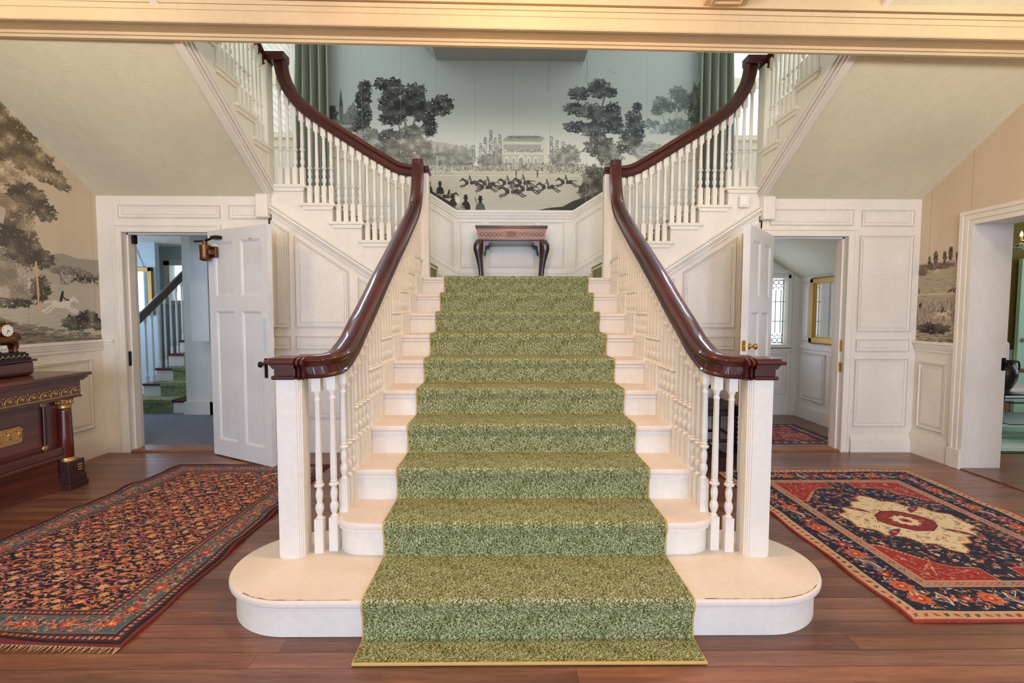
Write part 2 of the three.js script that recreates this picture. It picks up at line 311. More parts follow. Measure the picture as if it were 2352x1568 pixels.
{
  const INK = [48, 48, 50], DK = [66, 68, 70], MD = [120, 122, 120], LT = [176, 174, 162], PALE = [200, 196, 180];
  const back = canvasTex(1920, 1360, (ctx, W, H) => {
    ctx.scale(2, 2); ctx.translate(-690, 160);
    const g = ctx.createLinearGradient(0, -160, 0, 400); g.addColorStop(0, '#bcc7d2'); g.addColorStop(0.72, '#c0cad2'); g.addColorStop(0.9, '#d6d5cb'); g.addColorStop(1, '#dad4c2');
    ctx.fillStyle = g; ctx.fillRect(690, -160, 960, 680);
    // distant hills and town
    poly(ctx, [[960, 340], [990, 331], [1020, 333], [1060, 342], [1090, 350], [1090, 390], [960, 390]], css([186, 184, 172]));
    for (let k = 0; k < 26; k++) fir(ctx, rr(985, 1085), rr(335, 352), 392, rr(5, 10), [140, 140, 130], [190, 188, 172]);
    for (const [x, y, w] of [[1088, 338, 7], [1104, 334, 7], [1114, 320, 8], [1127, 305, 9], [1137, 322, 8], [1147, 314, 9], [1263, 318, 9], [1275, 326, 8], [1290, 330, 10], [1300, 336, 10]]) fir(ctx, x, y, 386, w, [92, 96, 96], [164, 164, 152]);
    for (const [x, y, rx, ry] of [[1120, 372, 26, 14], [1145, 364, 16, 20], [1280, 366, 22, 20], [1305, 362, 26, 26], [1060, 372, 26, 16], [1030, 366, 26, 18], [1000, 372, 22, 16]]) leaves(ctx, x, y, rx, ry, [118, 118, 110], [196, 192, 176], 2, 0.8);
    // grandstand
    poly(ctx, [[1152, 331], [1246, 331], [1254, 340], [1254, 384], [1152, 384]], '#d3cfbf');
    poly(ctx, [[1152, 330], [1164, 318], [1238, 318], [1248, 322], [1240, 331]], '#a3a59f');
    for (let k = 0; k < 22; k++) { ctx.fillStyle = '#8f908a'; ctx.fillRect(1156 + k * 3.8, 337, 2.3, 11); }
    for (let k = 0; k < 220; k++) { ctx.fillStyle = css(mix3([92, 92, 88], [150, 150, 140], rnd())); ctx.fillRect(rr(1166, 1236), rr(317, 323), 1.4, 1.4); ctx.fillRect(rr(1154, 1244), rr(347, 353), 1.2, 1.5); }
    ctx.fillStyle = '#c0bcac'; ctx.fillRect(1152, 359, 94, 24);
    for (const x of [1162, 1178, 1212, 1228]) { ctx.fillStyle = '#dcd8c8'; ctx.beginPath(); ctx.ellipse(x, 371, 4.5, 8, 0, 0, 6.283); ctx.fill(); ctx.fillStyle = '#a8a698'; ctx.beginPath(); ctx.ellipse(x, 373, 2.8, 6, 0, 0, 6.283); ctx.fill(); }
    ctx.fillStyle = '#dcd8c8'; ctx.beginPath(); ctx.ellipse(1195, 371, 8, 11, 0, 0, 6.283); ctx.fill(); ctx.fillStyle = '#a09e90'; ctx.beginPath(); ctx.ellipse(1195, 374, 5.5, 9, 0, 0, 6.283); ctx.fill();
    // field
    ctx.fillStyle = '#c2bca7'; ctx.fillRect(690, 384, 960, 136);
    for (let k = 0; k < 900; k++) { ctx.fillStyle = css(mix3([150, 144, 128], [214, 208, 188], rnd()), 0.35); ctx.fillRect(rr(690, 1640), rr(398, 485), rr(6, 34), rr(0.5, 1.2)); }
    ctx.fillStyle = '#d4cfba'; ctx.fillRect(980, 396, 360, 2); ctx.fillRect(980, 405, 360, 1.6);
    for (let k = 0; k < 1500; k++) { const x = rr(975, 1345); ctx.fillStyle = css(mix3([84, 82, 76], [190, 186, 170], Math.pow(rnd(), 1.5)), 0.9); ctx.fillRect(x, rr(376, 395) + (x > 1250 ? 2 : 0), rr(0.9, 1.8), rr(1.4, 3.6)); }
    poly(ctx, [[1087, 385], [1093, 371], [1100, 385]], '#ddd9c8');
    for (let k = 0; k < 130; k++) { ctx.fillStyle = css(mix3([120, 118, 108], [226, 222, 206], rnd())); ctx.fillRect(rr(1000, 1046), rr(384, 404), rr(1, 2.5), rr(1.5, 3.5)); }
    ctx.fillStyle = '#d6d2c0'; ctx.fillRect(1006, 363, 1.6, 42);
    // runners
    for (const [x, y, s] of [[1061, 421, 46], [1100, 424, 50], [1096, 431, 46], [1146, 421, 46], [1180, 420, 50], [1150, 440, 56], [1186, 434, 52], [1234, 430, 50], [1278, 419, 46]]) horse(ctx, x, y, s, [70, 66, 60], 1, [96, 92, 84], [206, 200, 184]);
    for (const [x, y] of [[1232, 402], [1184, 400]]) { ctx.fillStyle = '#57544e'; ctx.fillRect(x - 1.6, y - 5, 3.2, 7); ctx.fillRect(x - 1.4, y + 2, 1.1, 6); ctx.fillRect(x + 0.3, y + 2, 1.1, 6); ctx.beginPath(); ctx.arc(x, y - 6.5, 1.4, 0, 7); ctx.fill(); }
    // riders and people in the near corner
    ctx.fillStyle = css([52, 48, 44]);
    poly(ctx, [[975, 430], [1000, 444], [1030, 462], [1060, 482], [1048, 486], [975, 486]], css([58, 54, 48]));
    horse(ctx, 1050, 452, 44, [70, 62, 54], -1, [40, 38, 36], [120, 114, 104]);
    hatMan(ctx, 988, 432, 0.8, [44, 42, 40], [52, 50, 46]); hatMan(ctx, 1012, 434, 0.95, [40, 38, 36], [44, 42, 40]); hatMan(ctx, 1041, 462, 1, [48, 46, 42], [56, 52, 48]); hatMan(ctx, 1070, 467, 1.15, [40, 38, 36], [46, 44, 42]); hatMan(ctx, 1103, 470, 1.2, [44, 42, 40], [96, 92, 84]);
    ctx.fillStyle = '#dcd6c2'; ctx.beginPath(); ctx.ellipse(1052, 460, 6, 7, 0, 0, 7); ctx.fill(); leaves(ctx, 1056, 478, 12, 8, [120, 116, 106], [214, 208, 194], 2);
    trunk(ctx, [[1091, 455], [1096, 468]], 1.4, 1.4, '#3a3833');
    // dark bank
    poly(ctx, [[1225, 484], [1258, 477], [1290, 474], [1312, 462], [1340, 452], [1400, 430], [1420, 400], [1460, 420], [1460, 500], [1225, 500]], css([64, 60, 52]));
    // church
    leaves(ctx, 770, 275, 16, 22, DK, MD, 2.4); leaves(ctx, 820, 272, 16, 22, [96, 100, 102], [150, 154, 154], 2.4); leaves(ctx, 790, 300, 50, 14, [96, 100, 100], [160, 164, 160], 2.4);
    poly(ctx, [[788, 256], [792.3, 216], [797, 256]], '#5c6164'); poly(ctx, [[788, 256], [797, 256], [797, 290], [788, 290]], '#787d7e'); poly(ctx, [[797, 272], [810, 270], [811, 290], [797, 290]], '#848988');
    ctx.fillStyle = '#a8b0b0'; ctx.fillRect(720, 296, 130, 6);
    // left trees
    for (const [x, y, rx, ry] of [[846, 214, 16, 16], [842, 240, 19, 24], [846, 274, 16, 24], [836, 300, 22, 16]]) leaves(ctx, x, y, rx, ry, INK, MD, 2.6);
    leaves(ctx, 852, 320, 30, 18, [104, 106, 102], [182, 182, 170], 2.6); leaves(ctx, 880, 345, 42, 18, [112, 112, 106], [196, 192, 178], 2.6);
    trunk(ctx, [[948, 400], [944, 340], [935, 290], [925, 262]], 5, 3, '#6c6c66'); trunk(ctx, [[945, 320], [958, 280], [968, 255]], 4, 2, '#7a7a72'); trunk(ctx, [[926, 330], [920, 290], [905, 270]], 3.5, 2, '#85857d');
    for (const [x, y, rx, ry] of [[880, 206, 14, 14], [908, 216, 26, 24], [900, 250, 26, 26], [958, 224, 26, 20], [950, 252, 40, 24], [905, 282, 30, 16], [980, 268, 28, 24], [1018, 252, 26, 24], [990, 300, 18, 22], [930, 262, 34, 18]]) leaves(ctx, x, y, rx, ry, INK, [112, 114, 114], 2.7);
    leaves(ctx, 900, 322, 28, 18, DK, MD, 2.6); leaves(ctx, 950, 312, 30, 18, [88, 90, 88], [150, 152, 146], 2.6); leaves(ctx, 910, 348, 32, 22, [92, 90, 84], [166, 162, 150], 2.6); leaves(ctx, 955, 344, 42, 26, [118, 114, 104], [204, 198, 180], 2.6); leaves(ctx, 980, 368, 26, 16, [104, 100, 92], [176, 172, 156], 2.6); leaves(ctx, 930, 380, 60, 18, [96, 92, 84], [170, 166, 150], 2.6);
    // right trees
    trunk(ctx, [[1402, 388], [1392, 350], [1384, 320], [1378, 290]], 5, 3, '#6e6c66'); trunk(ctx, [[1385, 320], [1368, 300]], 3, 2, '#5e5e5a'); trunk(ctx, [[1377, 250], [1382, 230]], 3, 2, '#5e5e5a');
    for (const [x, y, rx, ry] of [[1325, 225, 26, 16], [1370, 214, 28, 22], [1395, 222, 16, 12], [1315, 258, 28, 14], [1350, 262, 34, 18], [1400, 262, 20, 20], [1385, 280, 36, 22], [1320, 298, 32, 14], [1362, 304, 36, 18], [1410, 296, 18, 18]]) leaves(ctx, x, y, rx, ry, [64, 68, 76], [140, 146, 152], 2.7);
    leaves(ctx, 1372, 340, 38, 24, [78, 78, 74], [150, 150, 140], 2.6); leaves(ctx, 1395, 362, 30, 24, [92, 90, 84], [178, 174, 160], 2.6); leaves(ctx, 1360, 410, 28, 30, [72, 68, 60], [150, 146, 130], 2.6); leaves(ctx, 1385, 420, 30, 30, [66, 62, 54], [136, 130, 116], 2.6); leaves(ctx, 1345, 440, 22, 22, [72, 68, 60], [140, 136, 122], 2.6);
    for (const [x, y, rx, ry] of [[1456, 254, 12, 12], [1448, 274, 20, 14], [1452, 294, 24, 16], [1446, 316, 30, 18]]) leaves(ctx, x, y, rx, ry, [58, 64, 72], [112, 120, 126], 2.6);
    leaves(ctx, 1440, 338, 30, 20, [74, 74, 70], [136, 138, 130], 2.6);
    leaves(ctx, 1478, 350, 38, 20, [120, 120, 112], [186, 186, 174], 2.4); ctx.fillStyle = '#b9bcb6'; ctx.beginPath(); ctx.ellipse(1480, 345, 26, 14, -0.3, 0, 7); ctx.fill(); for (let k = 0; k < 60; k++) { ctx.fillStyle = 'rgba(100,102,98,.5)'; ctx.fillRect(rr(1456, 1502), rr(334, 356), rr(4, 12), 0.9); }
    trunk(ctx, [[1522, 312], [1516, 280], [1508, 262]], 2.4, 1.6, '#9aa4a6'); trunk(ctx, [[1535, 312], [1540, 280], [1552, 250]], 2.4, 1.6, '#9aa4a6');
    for (const [x, y, rx, ry] of [[1510, 246, 20, 18], [1500, 262, 14, 10], [1545, 222, 20, 16], [1560, 240, 22, 24], [1528, 252, 16, 14]]) leaves(ctx, x, y, rx, ry, [104, 112, 116], [158, 166, 168], 2.5);
    for (const [x, y, rx, ry] of [[1482, 290, 10, 12], [1498, 292, 10, 10], [1548, 296, 32, 20], [1510, 302, 16, 10]]) leaves(ctx, x, y, rx, ry, [116, 126, 128], [162, 172, 172], 2.4);
    leaves(ctx, 1590, 260, 20, 60, [88, 92, 92], [140, 144, 142], 2.6);
    ctx.fillStyle = '#b3babb'; ctx.fillRect(1484, 303, 14, 9); ctx.fillRect(1497, 292, 10, 18);
    // seams of the paper lengths, pasted joints and a few cracks
    for (const x of [838, 925, 1004, 1089, 1175, 1258, 1341, 1475]) { ctx.fillStyle = 'rgba(228,228,220,.45)'; ctx.fillRect(x, -160, 0.9, 660); ctx.fillStyle = 'rgba(70,70,70,.4)'; ctx.fillRect(x + 1, -160, 0.6, 660); }
    ctx.strokeStyle = 'rgba(60,60,60,.5)'; ctx.lineWidth = 0.7; for (const [a, b, c, d] of [[1258, 150, 1255, 220], [1341, 150, 1338, 200], [1315, 142, 1330, 165], [1389, 172, 1405, 180]]) { ctx.beginPath(); ctx.moveTo(a, b); ctx.lineTo((a + c) / 2 + rr(-3, 3), (b + d) / 2); ctx.lineTo(c, d); ctx.stroke(); }
    ctx.setTransform(1, 0, 0, 1, 0, 0); grain(ctx, W, H, 60000, 0.04);
  });
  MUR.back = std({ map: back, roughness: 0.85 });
  const TAN = [208, 195, 168];
  const left = canvasTex(1200, 1500, (ctx, W, H) => {
    const X = (z) => (-z - 2.96) * 600, Y = (y) => H - (y - 1.08) * 600;
    ctx.fillStyle = css(TAN); ctx.fillRect(0, 0, W, H);
    for (let k = 0; k < 260; k++) { ctx.fillStyle = css(mix3([196, 176, 142], [226, 206, 182], rnd()), 0.12); ctx.fillRect(rr(0, W), rr(0, 900), rr(20, 90), rr(60, 300)); }
    // hills, fields
    poly(ctx, [[X(-4.4), Y(1.84)], [X(-4.55), Y(1.87)], [X(-4.7), Y(1.84)], [X(-4.95), Y(1.85)], [W, Y(1.5)], [X(-4.4), Y(1.5)]], '#a39c8c');
    poly(ctx, [[X(-4.3), Y(1.76)], [X(-4.6), Y(1.74)], [X(-4.95), Y(1.72)], [W, Y(1.4)], [0, Y(1.4)], [0, Y(1.8)]], '#b5ad9b');
    leaves(ctx, X(-4.6), Y(1.72), 120, 26, [110, 104, 92], [182, 176, 160], 8); leaves(ctx, X(-4.85), Y(1.69), 100, 24, [110, 104, 92], [182, 176, 160], 8);
    poly(ctx, [[0, Y(1.5)], [X(-4.4), Y(1.6)], [X(-4.95), Y(1.58)], [W, H], [0, H]], '#bdb5a2');
    for (let k = 0; k < 700; k++) { ctx.fillStyle = css(mix3([110, 104, 92], [206, 200, 184], rnd()), 0.35); ctx.fillRect(rr(0, W), rr(Y(1.58), H), rr(10, 60), rr(1, 3)); }
    for (const [z, y] of [[-4.62, 1.655], [-4.7, 1.66], [-4.78, 1.655]]) horse(ctx, X(z) + 80, Y(y), 84, [74, 68, 60], -1);
    for (let k = 0; k < 60; k++) { ctx.fillStyle = css(mix3([90, 84, 74], [220, 214, 200], rnd())); ctx.fillRect(X(-4.55) + rr(-24, 24), Y(1.66) + rr(-30, 26), rr(3, 8), rr(6, 16)); }
    // big tree
    leaves(ctx, X(-3.75), Y(2.35), 250, 520, [128, 116, 94], [222, 204, 170], 11, 1.0); leaves(ctx, X(-4.1), Y(2.05), 130, 230, [112, 102, 84], [206, 190, 160], 10, 1.0);
    trunk(ctx, [[X(-3.9), Y(1.3)], [X(-3.93), Y(1.6)], [X(-3.97), Y(1.95)], [X(-4.02), Y(2.15)]], 70, 34, '#c4baa6'); trunk(ctx, [[X(-3.97), Y(1.95)], [X(-3.9), Y(2.3)]], 40, 20, '#b8ae9a');
    trunk(ctx, [[X(-3.9), Y(1.3)], [X(-4.08), Y(1.22)]], 34, 8, '#c4baa6');
    for (const [z, y, rx, ry] of [[-3.5, 3.0, 260, 160], [-3.85, 2.85, 200, 130], [-4.1, 2.72, 170, 110], [-4.3, 2.6, 130, 80], [-4.45, 2.52, 100, 50], [-4.58, 2.46, 60, 28], [-3.6, 2.5, 260, 180], [-3.95, 2.6, 190, 120]]) leaves(ctx, X(z), Y(y), rx, ry, [98, 88, 70], [204, 186, 152], 10, 1.2);
    for (const [z, y, rx, ry] of [[-3.7, 2.35, 220, 130], [-4.05, 2.4, 130, 80], [-4.1, 2.25, 120, 60]]) leaves(ctx, X(z), Y(y), rx, ry, [140, 126, 104], [226, 210, 180], 10, 1.2);
    for (const [z, y, rx, ry] of [[-4.25, 2.3, 110, 60], [-4.4, 2.2, 70, 50], [-4.05, 1.95, 110, 60], [-4.2, 1.85, 110, 70], [-4.35, 1.8, 70, 50]]) leaves(ctx, X(z), Y(y), rx, ry, [84, 78, 68], [166, 154, 132], 9, 1.2);
    for (const [z, y, rx, ry] of [[-3.8, 1.75, 170, 90], [-4.05, 1.65, 110, 70], [-4.15, 1.52, 80, 60], [-3.7, 1.55, 160, 80]]) leaves(ctx, X(z), Y(y), rx, ry, [140, 130, 112], [226, 214, 190], 9, 1.2);
    leaves(ctx, X(-4.32), Y(1.55), 60, 70, [70, 66, 58], [140, 134, 118], 9); leaves(ctx, X(-4.05), Y(1.43), 130, 24, [70, 66, 58], [130, 124, 108], 9);
    // near ground, rocks, bushes and the white horse
    poly(ctx, [[0, Y(1.36)], [X(-3.95), Y(1.33)], [X(-4.15), Y(1.24)], [X(-4.4), Y(1.16)], [X(-4.7), Y(1.12)], [X(-4.95), Y(1.11)], [W, H], [0, H]], '#8c8474');
    for (let k = 0; k < 900; k++) { const x = rr(0, W); ctx.fillStyle = css(mix3([52, 48, 42], [150, 142, 126], rnd()), 0.5); ctx.fillRect(x, rr(Y(1.32) + Math.max(0, x - 500) * 0.16, H), rr(14, 60), rr(2, 6)); }
    leaves(ctx, X(-4.68), Y(1.26), 110, 44, [56, 54, 50], [150, 146, 134], 8, 1.2); leaves(ctx, X(-4.8), Y(1.32), 70, 34, [56, 54, 50], [150, 146, 134], 8, 1.2); leaves(ctx, X(-4.9), Y(1.24), 40, 40, [50, 48, 44], [130, 126, 116], 8, 1.2);
    ctx.fillStyle = '#857d6e'; ctx.beginPath(); ctx.ellipse(X(-4.33), Y(1.215), 30, 13, 0, 0, 7); ctx.fill();
    horse(ctx, X(-4.66), Y(1.43), 200, [224, 216, 200], -1, [58, 54, 50], [226, 220, 206]);
    // torn strip of bare wall
    poly(ctx, [[X(-4.283), Y(1.775)], [X(-4.3), Y(1.775)], [X(-4.308), Y(1.5)], [X(-4.29), Y(1.34)]], '#d9b27a');
    for (const z of [-4.2, -4.88]) { ctx.fillStyle = 'rgba(120,96,60,.45)'; ctx.fillRect(X(z), 0, 2, H); }
    ctx.strokeStyle = 'rgba(50,40,30,.7)'; ctx.lineWidth = 2; ctx.beginPath(); ctx.moveTo(X(-4.3), Y(1.775)); ctx.lineTo(X(-4.5), Y(1.81)); ctx.stroke();
    grain(ctx, W, H, 30000, 0.05);
  });
  MUR.left = std({ map: left, roughness: 0.85 });
  const right = canvasTex(1250, 1250, (ctx, W, H) => {
    const X = (z) => (z + 4.96) * 500, Y = (y) => H - (y - 1.08) * 500;
    ctx.fillStyle = '#d4c3a8'; ctx.fillRect(0, 0, W, H);
    for (let k = 0; k < 240; k++) { ctx.fillStyle = css(mix3([204, 182, 152], [228, 210, 188], rnd()), 0.14); ctx.fillRect(rr(0, W), rr(0, 900), rr(20, 90), rr(60, 300)); }
    poly(ctx, [[0, Y(1.84)], [W, Y(1.83)], [W, H], [0, H]], '#b4a58e');
    for (const [z, y, rx, ry] of [[-4.83, 1.86, 8, 22], [-4.76, 1.88, 12, 30], [-4.66, 1.88, 10, 28], [-4.6, 1.9, 11, 32], [-4.52, 1.87, 14, 20]]) leaves(ctx, X(z), Y(y), rx, ry, [70, 60, 50], [130, 116, 100], 5, 1.2);
    leaves(ctx, X(-4.75), Y(1.8), 110, 16, [96, 84, 70], [160, 146, 126], 6); leaves(ctx, X(-4.9), Y(1.76), 30, 20, [90, 78, 64], [150, 136, 116], 5);
    for (let k = 0; k < 500; k++) { const x = rr(0, 240); ctx.fillStyle = css(mix3([92, 80, 66], [196, 182, 160], rnd()), 0.4); ctx.fillRect(x, rr(Y(1.8), H), rr(8, 40), rr(1, 3)); }
    poly(ctx, [[X(-4.78), Y(1.74)], [X(-4.74), Y(1.78)], [X(-4.7), Y(1.74)]], '#c8b89e');
    ctx.fillStyle = '#c9b99e'; ctx.fillRect(0, Y(1.55), 260, 8);
    horse(ctx, X(-4.53), Y(1.57), 44, [70, 60, 50], -1);
    for (let k = 0; k < 420; k++) { const x = rr(0, 240), y = rr(Y(1.46), Y(1.2)); ctx.strokeStyle = css(mix3([50, 44, 38], [190, 178, 158], rnd()), 0.8); ctx.lineWidth = 1.6; ctx.beginPath(); ctx.moveTo(x, y); ctx.lineTo(x + rr(-10, 10), y - rr(8, 26)); ctx.stroke(); }
    leaves(ctx, X(-4.76), Y(1.22), 100, 26, [46, 42, 36], [120, 110, 96], 6, 1.2);
    horse(ctx, X(-4.58), Y(1.36), 92, [206, 192, 172], -1, [64, 54, 46], [220, 208, 190]);
    ctx.fillStyle = '#4a4036'; ctx.beginPath(); ctx.ellipse(X(-4.91), Y(1.44), 8, 12, 0.4, 0, 7); ctx.fill(); ctx.fillRect(X(-4.94), Y(1.6), 5, 24);
    for (let k = 0; k < 120; k++) { ctx.fillStyle = css(mix3([60, 54, 46], [170, 158, 140], rnd()), 0.6); ctx.fillRect(rr(0, 240), rr(Y(1.18), H), rr(10, 40), rr(2, 5)); }
    for (const z of [-4.84, -4.42]) { ctx.fillStyle = 'rgba(110,80,50,.4)'; ctx.fillRect(X(z), 0, 2, 820); }
    grain(ctx, W, H, 20000, 0.05);
  });
  MUR.right = std({ map: right, roughness: 0.85 });
  MUR.tan = std({ color: 0xd3c3a8, map: plasterMap, roughness: 0.9 });
}

// ---------------------------------------------------------------- floor
const XL = -3.975, XR = 3.9, ZD = -4.95, ZB = -6.1;
{
  const f = struct('floor', 'dark reddish brown narrow board floor of the entrance hall', 'floor');
  part(f, 'subfloor', box(XL - 0.15, XR + 0.1, -0.2, -0.021, ZD - 0.2, 7.1), M.floor[0]);
  part(f, 'board_field', box(XL, XR, -0.021, 0, -1.33, 7), M.floor[1], { label: 'boards behind the photographer' });
  const W = 0.095;
  for (let z = -1.33, row = 0; z > ZD - 0.18; z -= W, row++) {
    let x = XL - rr(0, 1.5);
    while (x < XR + 0.02) {
      const len = rr(2.0, 3.6), a = Math.max(x, XL), b = Math.min(x + len, XR + 0.02);
      if (b - a > 0.02) {
        const g = box(a + 0.0006, b - 0.0006, -0.02, rr(-0.0006, 0), Math.max(z - W, ZD - 0.18) + 0.0013, z - 0.0013);
        part(f, 'plank', metric(strip(g), 0.55, false, rnd() * 3, rnd() * 3), M.floor[Math.floor(rnd() * 4)], { keepUV: true });
      }
      x += len;
    }
  }
}
// ---------------------------------------------------------------- helpers for panelled woodwork
// woodwork facing +z at depth z; facing +x (left wall) or -x (right wall) through a turn
const onBack = (g, z) => { g.translate(0, 0, z); return g; };
const onLeft = (g, x) => { g.rotateY(Math.PI / 2); g.translate(x, 0, 0); return g; };      // local x -> -z
const onRight = (g, x) => { g.rotateY(-Math.PI / 2); g.translate(x, 0, 0); return g; };    // local x -> +z
const BASE_PROF = [[0, 0], [0.03, 0], [0.03, 0.15], [0.026, 0.158], [0.026, 0.175], [0.018, 0.183], [0.014, 0.2], [0.004, 0.214], [0, 0.216]];


// simple check-free version: box stack for a base or rail, facing +z at z = 0
function rail(x0, x1, steps) { return steps.map(([y0, y1, o]) => box(x0, x1, y0, y1, -0.004, o)); }
const BASE = [[0, 0.15, 0.028], [0.15, 0.172, 0.024], [0.172, 0.196, 0.016], [0.196, 0.212, 0.008]];
const CHAIR = [[1.0, 1.03, 0.012], [1.03, 1.05, 0.02], [1.05, 1.075, 0.028], [1.075, 1.1, 0.04]];

// ---------------------------------------------------------------- left wall
function wallpaper(parent, pts, toPos, toUV, mat, name = 'wallpaper') {
  const g = new THREE.ShapeGeometry(new THREE.Shape(pts.map(([a, b]) => new THREE.Vector2(a, b))));
  const p = g.attributes.position, uv = g.attributes.uv;
  for (let i = 0; i < p.count; i++) { const a = p.getX(i), b = p.getY(i); const [x, y, z] = toPos(a, b); uv.setXY(i, ...toUV(a, b)); p.setXYZ(i, x, y, z); }
  g.computeVertexNormals();
  const m = shade(new THREE.Mesh(g, mat)); m.name = name; parent.add(m); return m;
}
const soffitY = (z) => 2.455 + 0.577 * (z - ZD);
{
  const w = struct('wall_left', 'hall wall with grey landscape wallpaper above cream panelled wainscot', 'wall');
  part(w, 'wall_section', box(XL - 0.15, XL, -0.2, 3.7, ZD - 0.01, 7.1), M.plaster);
  part(w, 'wall_section', box(XL - 0.15, XL, 2.6, 6.0, -6.3, ZD - 0.01), M.plaster);
  part(w, 'wall_section', box(XL - 0.15, XL, 3.7, 6.0, ZD - 0.01, -3.2), M.plaster);
  wallpaper(w, [[2.96, 1.1], [-ZD, 1.1], [-ZD, soffitY(ZD)], [3.2, soffitY(-3.2)], [3.2, 3.54], [2.96, 3.54]], (a, b) => [XL + 0.002, b, -a], (a, b) => [(a - 2.96) / 2, (b - 1.08) / 2.5], MUR.left);
  part(w, 'wallpaper_plain', box(XL, XL + 0.002, 1.1, 3.54, -2.96, 7), MUR.tan);
  part(w, 'wainscot', box(XL - 0.01, XL + 0.002, 0, 1.1, ZD, 7), M.white);
  const put = (name, gs) => gs.forEach((g) => part(w, name, onLeft(g, XL + 0.002), M.white));
  put('chair_rail', [merge(rail(-7, 4.93, CHAIR))]);
  put('baseboard', [merge(rail(-7, 4.93, BASE))]);
  for (const [a, b] of [[4.1, 4.8], [3.2, 3.98], [2.3, 3.08], [1.4, 2.18]]) put('panel', [panelGeo(rect(a, b, 0.27, 0.92))]);
}
// ---------------------------------------------------------------- right wall with the wide opening
const OPZ0 = -4.38, OPZ1 = -2.6, OPY = 2.13;
{
  const w = struct('wall_right', 'hall wall with a wide cased opening beside a strip of hunting wallpaper', 'wall');
  const T = 0.34;
  part(w, 'wall_section', box(XR, XR + T, -0.2, 3.7, ZD - 0.01, OPZ0), M.white);
  part(w, 'wall_section', box(XR, XR + T, OPY, 3.7, OPZ0, OPZ1), M.white);
  part(w, 'wall_section', box(XR, XR + T, -0.2, 3.7, OPZ1, 7.1), M.white);
  part(w, 'wall_section', box(XR, XR + 0.15, 2.6, 6.0, -6.3, ZD - 0.01), M.plaster);
  part(w, 'wall_section', box(XR, XR + 0.15, 3.7, 6.0, ZD - 0.01, -3.2), M.plaster);
  const sR = (z) => 2.455 + 0.577 * (z - ZD);
  wallpaper(w, [[ZD, 1.1], [-4.49, 1.1], [-4.49, 2.24], [-2.5, 2.24], [-2.5, 3.54], [-3.2, 3.54], [-3.2, sR(-3.2)], [ZD, sR(ZD)]], (a, b) => [XR - 0.002, b, a], (a, b) => [(a + 4.96) / 2.5, (b - 1.08) / 2.5], MUR.right);
  part(w, 'wallpaper_plain', box(XR - 0.002, XR, 1.1, 3.54, -2.5, 7), MUR.tan);
  const put = (name, gs) => gs.forEach((g) => part(w, name, onRight(g, XR), M.white));
  put('chair_rail', [merge(rail(ZD + 0.01, -4.495, CHAIR)), merge(rail(-2.48, 7, CHAIR))]);
  put('baseboard', [merge(rail(ZD + 0.01, -4.52, BASE)), merge(rail(-2.48, 7, BASE))]);
  put('panel', [panelGeo(rect(-4.89, -4.575, 0.26, 0.9))]);
  // casing of the opening: stepped mouldings
  const t = struct('trim_1', 'stepped cream casing around the wide opening to the green room', 'trim');
  const casing = (y1, z0, z1) => [box(XR - 0.022, XR + 0.01, 0, y1, z0, z1)];
  part(t, 'casing', [...[[-4.49, -4.46, 0.034], [-4.46, -4.445, 0.022], [-4.445, -4.415, 0.026], [-4.415, -4.4, 0.016], [-4.4, -4.372, 0.02]].map(([a, b, o]) => box(XR - o, XR + 0.005, 0.17, OPY + 0.11 - (a + 4.49), a, b)), rbox(XR - 0.04, XR + 0.005, 0, 0.17, -4.505, -4.37, 0.004)], M.white);
  part(t, 'casing', [[OPY + 0.08, OPY + 0.11, 0.034], [OPY + 0.065, OPY + 0.08, 0.022], [OPY + 0.035, OPY + 0.065, 0.026], [OPY + 0.02, OPY + 0.035, 0.016], [OPY - 0.008, OPY + 0.02, 0.02]].map(([a, b, o]) => box(XR - o, XR + 0.005, a, b, -4.49 + (OPY + 0.11 - a), -2.48 - (OPY + 0.11 - a))), M.white);
  part(t, 'casing', [[-2.6, -2.57, 0.02], [-2.57, -2.5, 0.026], [-2.5, -2.48, 0.034]].map(([a, b, o]) => box(XR - o, XR + 0.005, 0, OPY + 0.11 + (b + 2.48), a, b)), M.white);
  part(t, 'strike_plate', [box(XR + 0.3, XR + 0.335, 0.87, 0.98, OPZ0, OPZ0 + 0.004), box(XR + 0.325, XR + 0.346, 0.9, 0.94, OPZ0 + 0.001, OPZ0 + 0.012)], M.darkMetal, { label: 'dark metal strike plate' });
  part(t, 'threshold', rbox(XR - 0.02, XR + 0.36, -0.02, 0.012, OPZ0, OPZ1, 0.005), M.floor[1]);
}
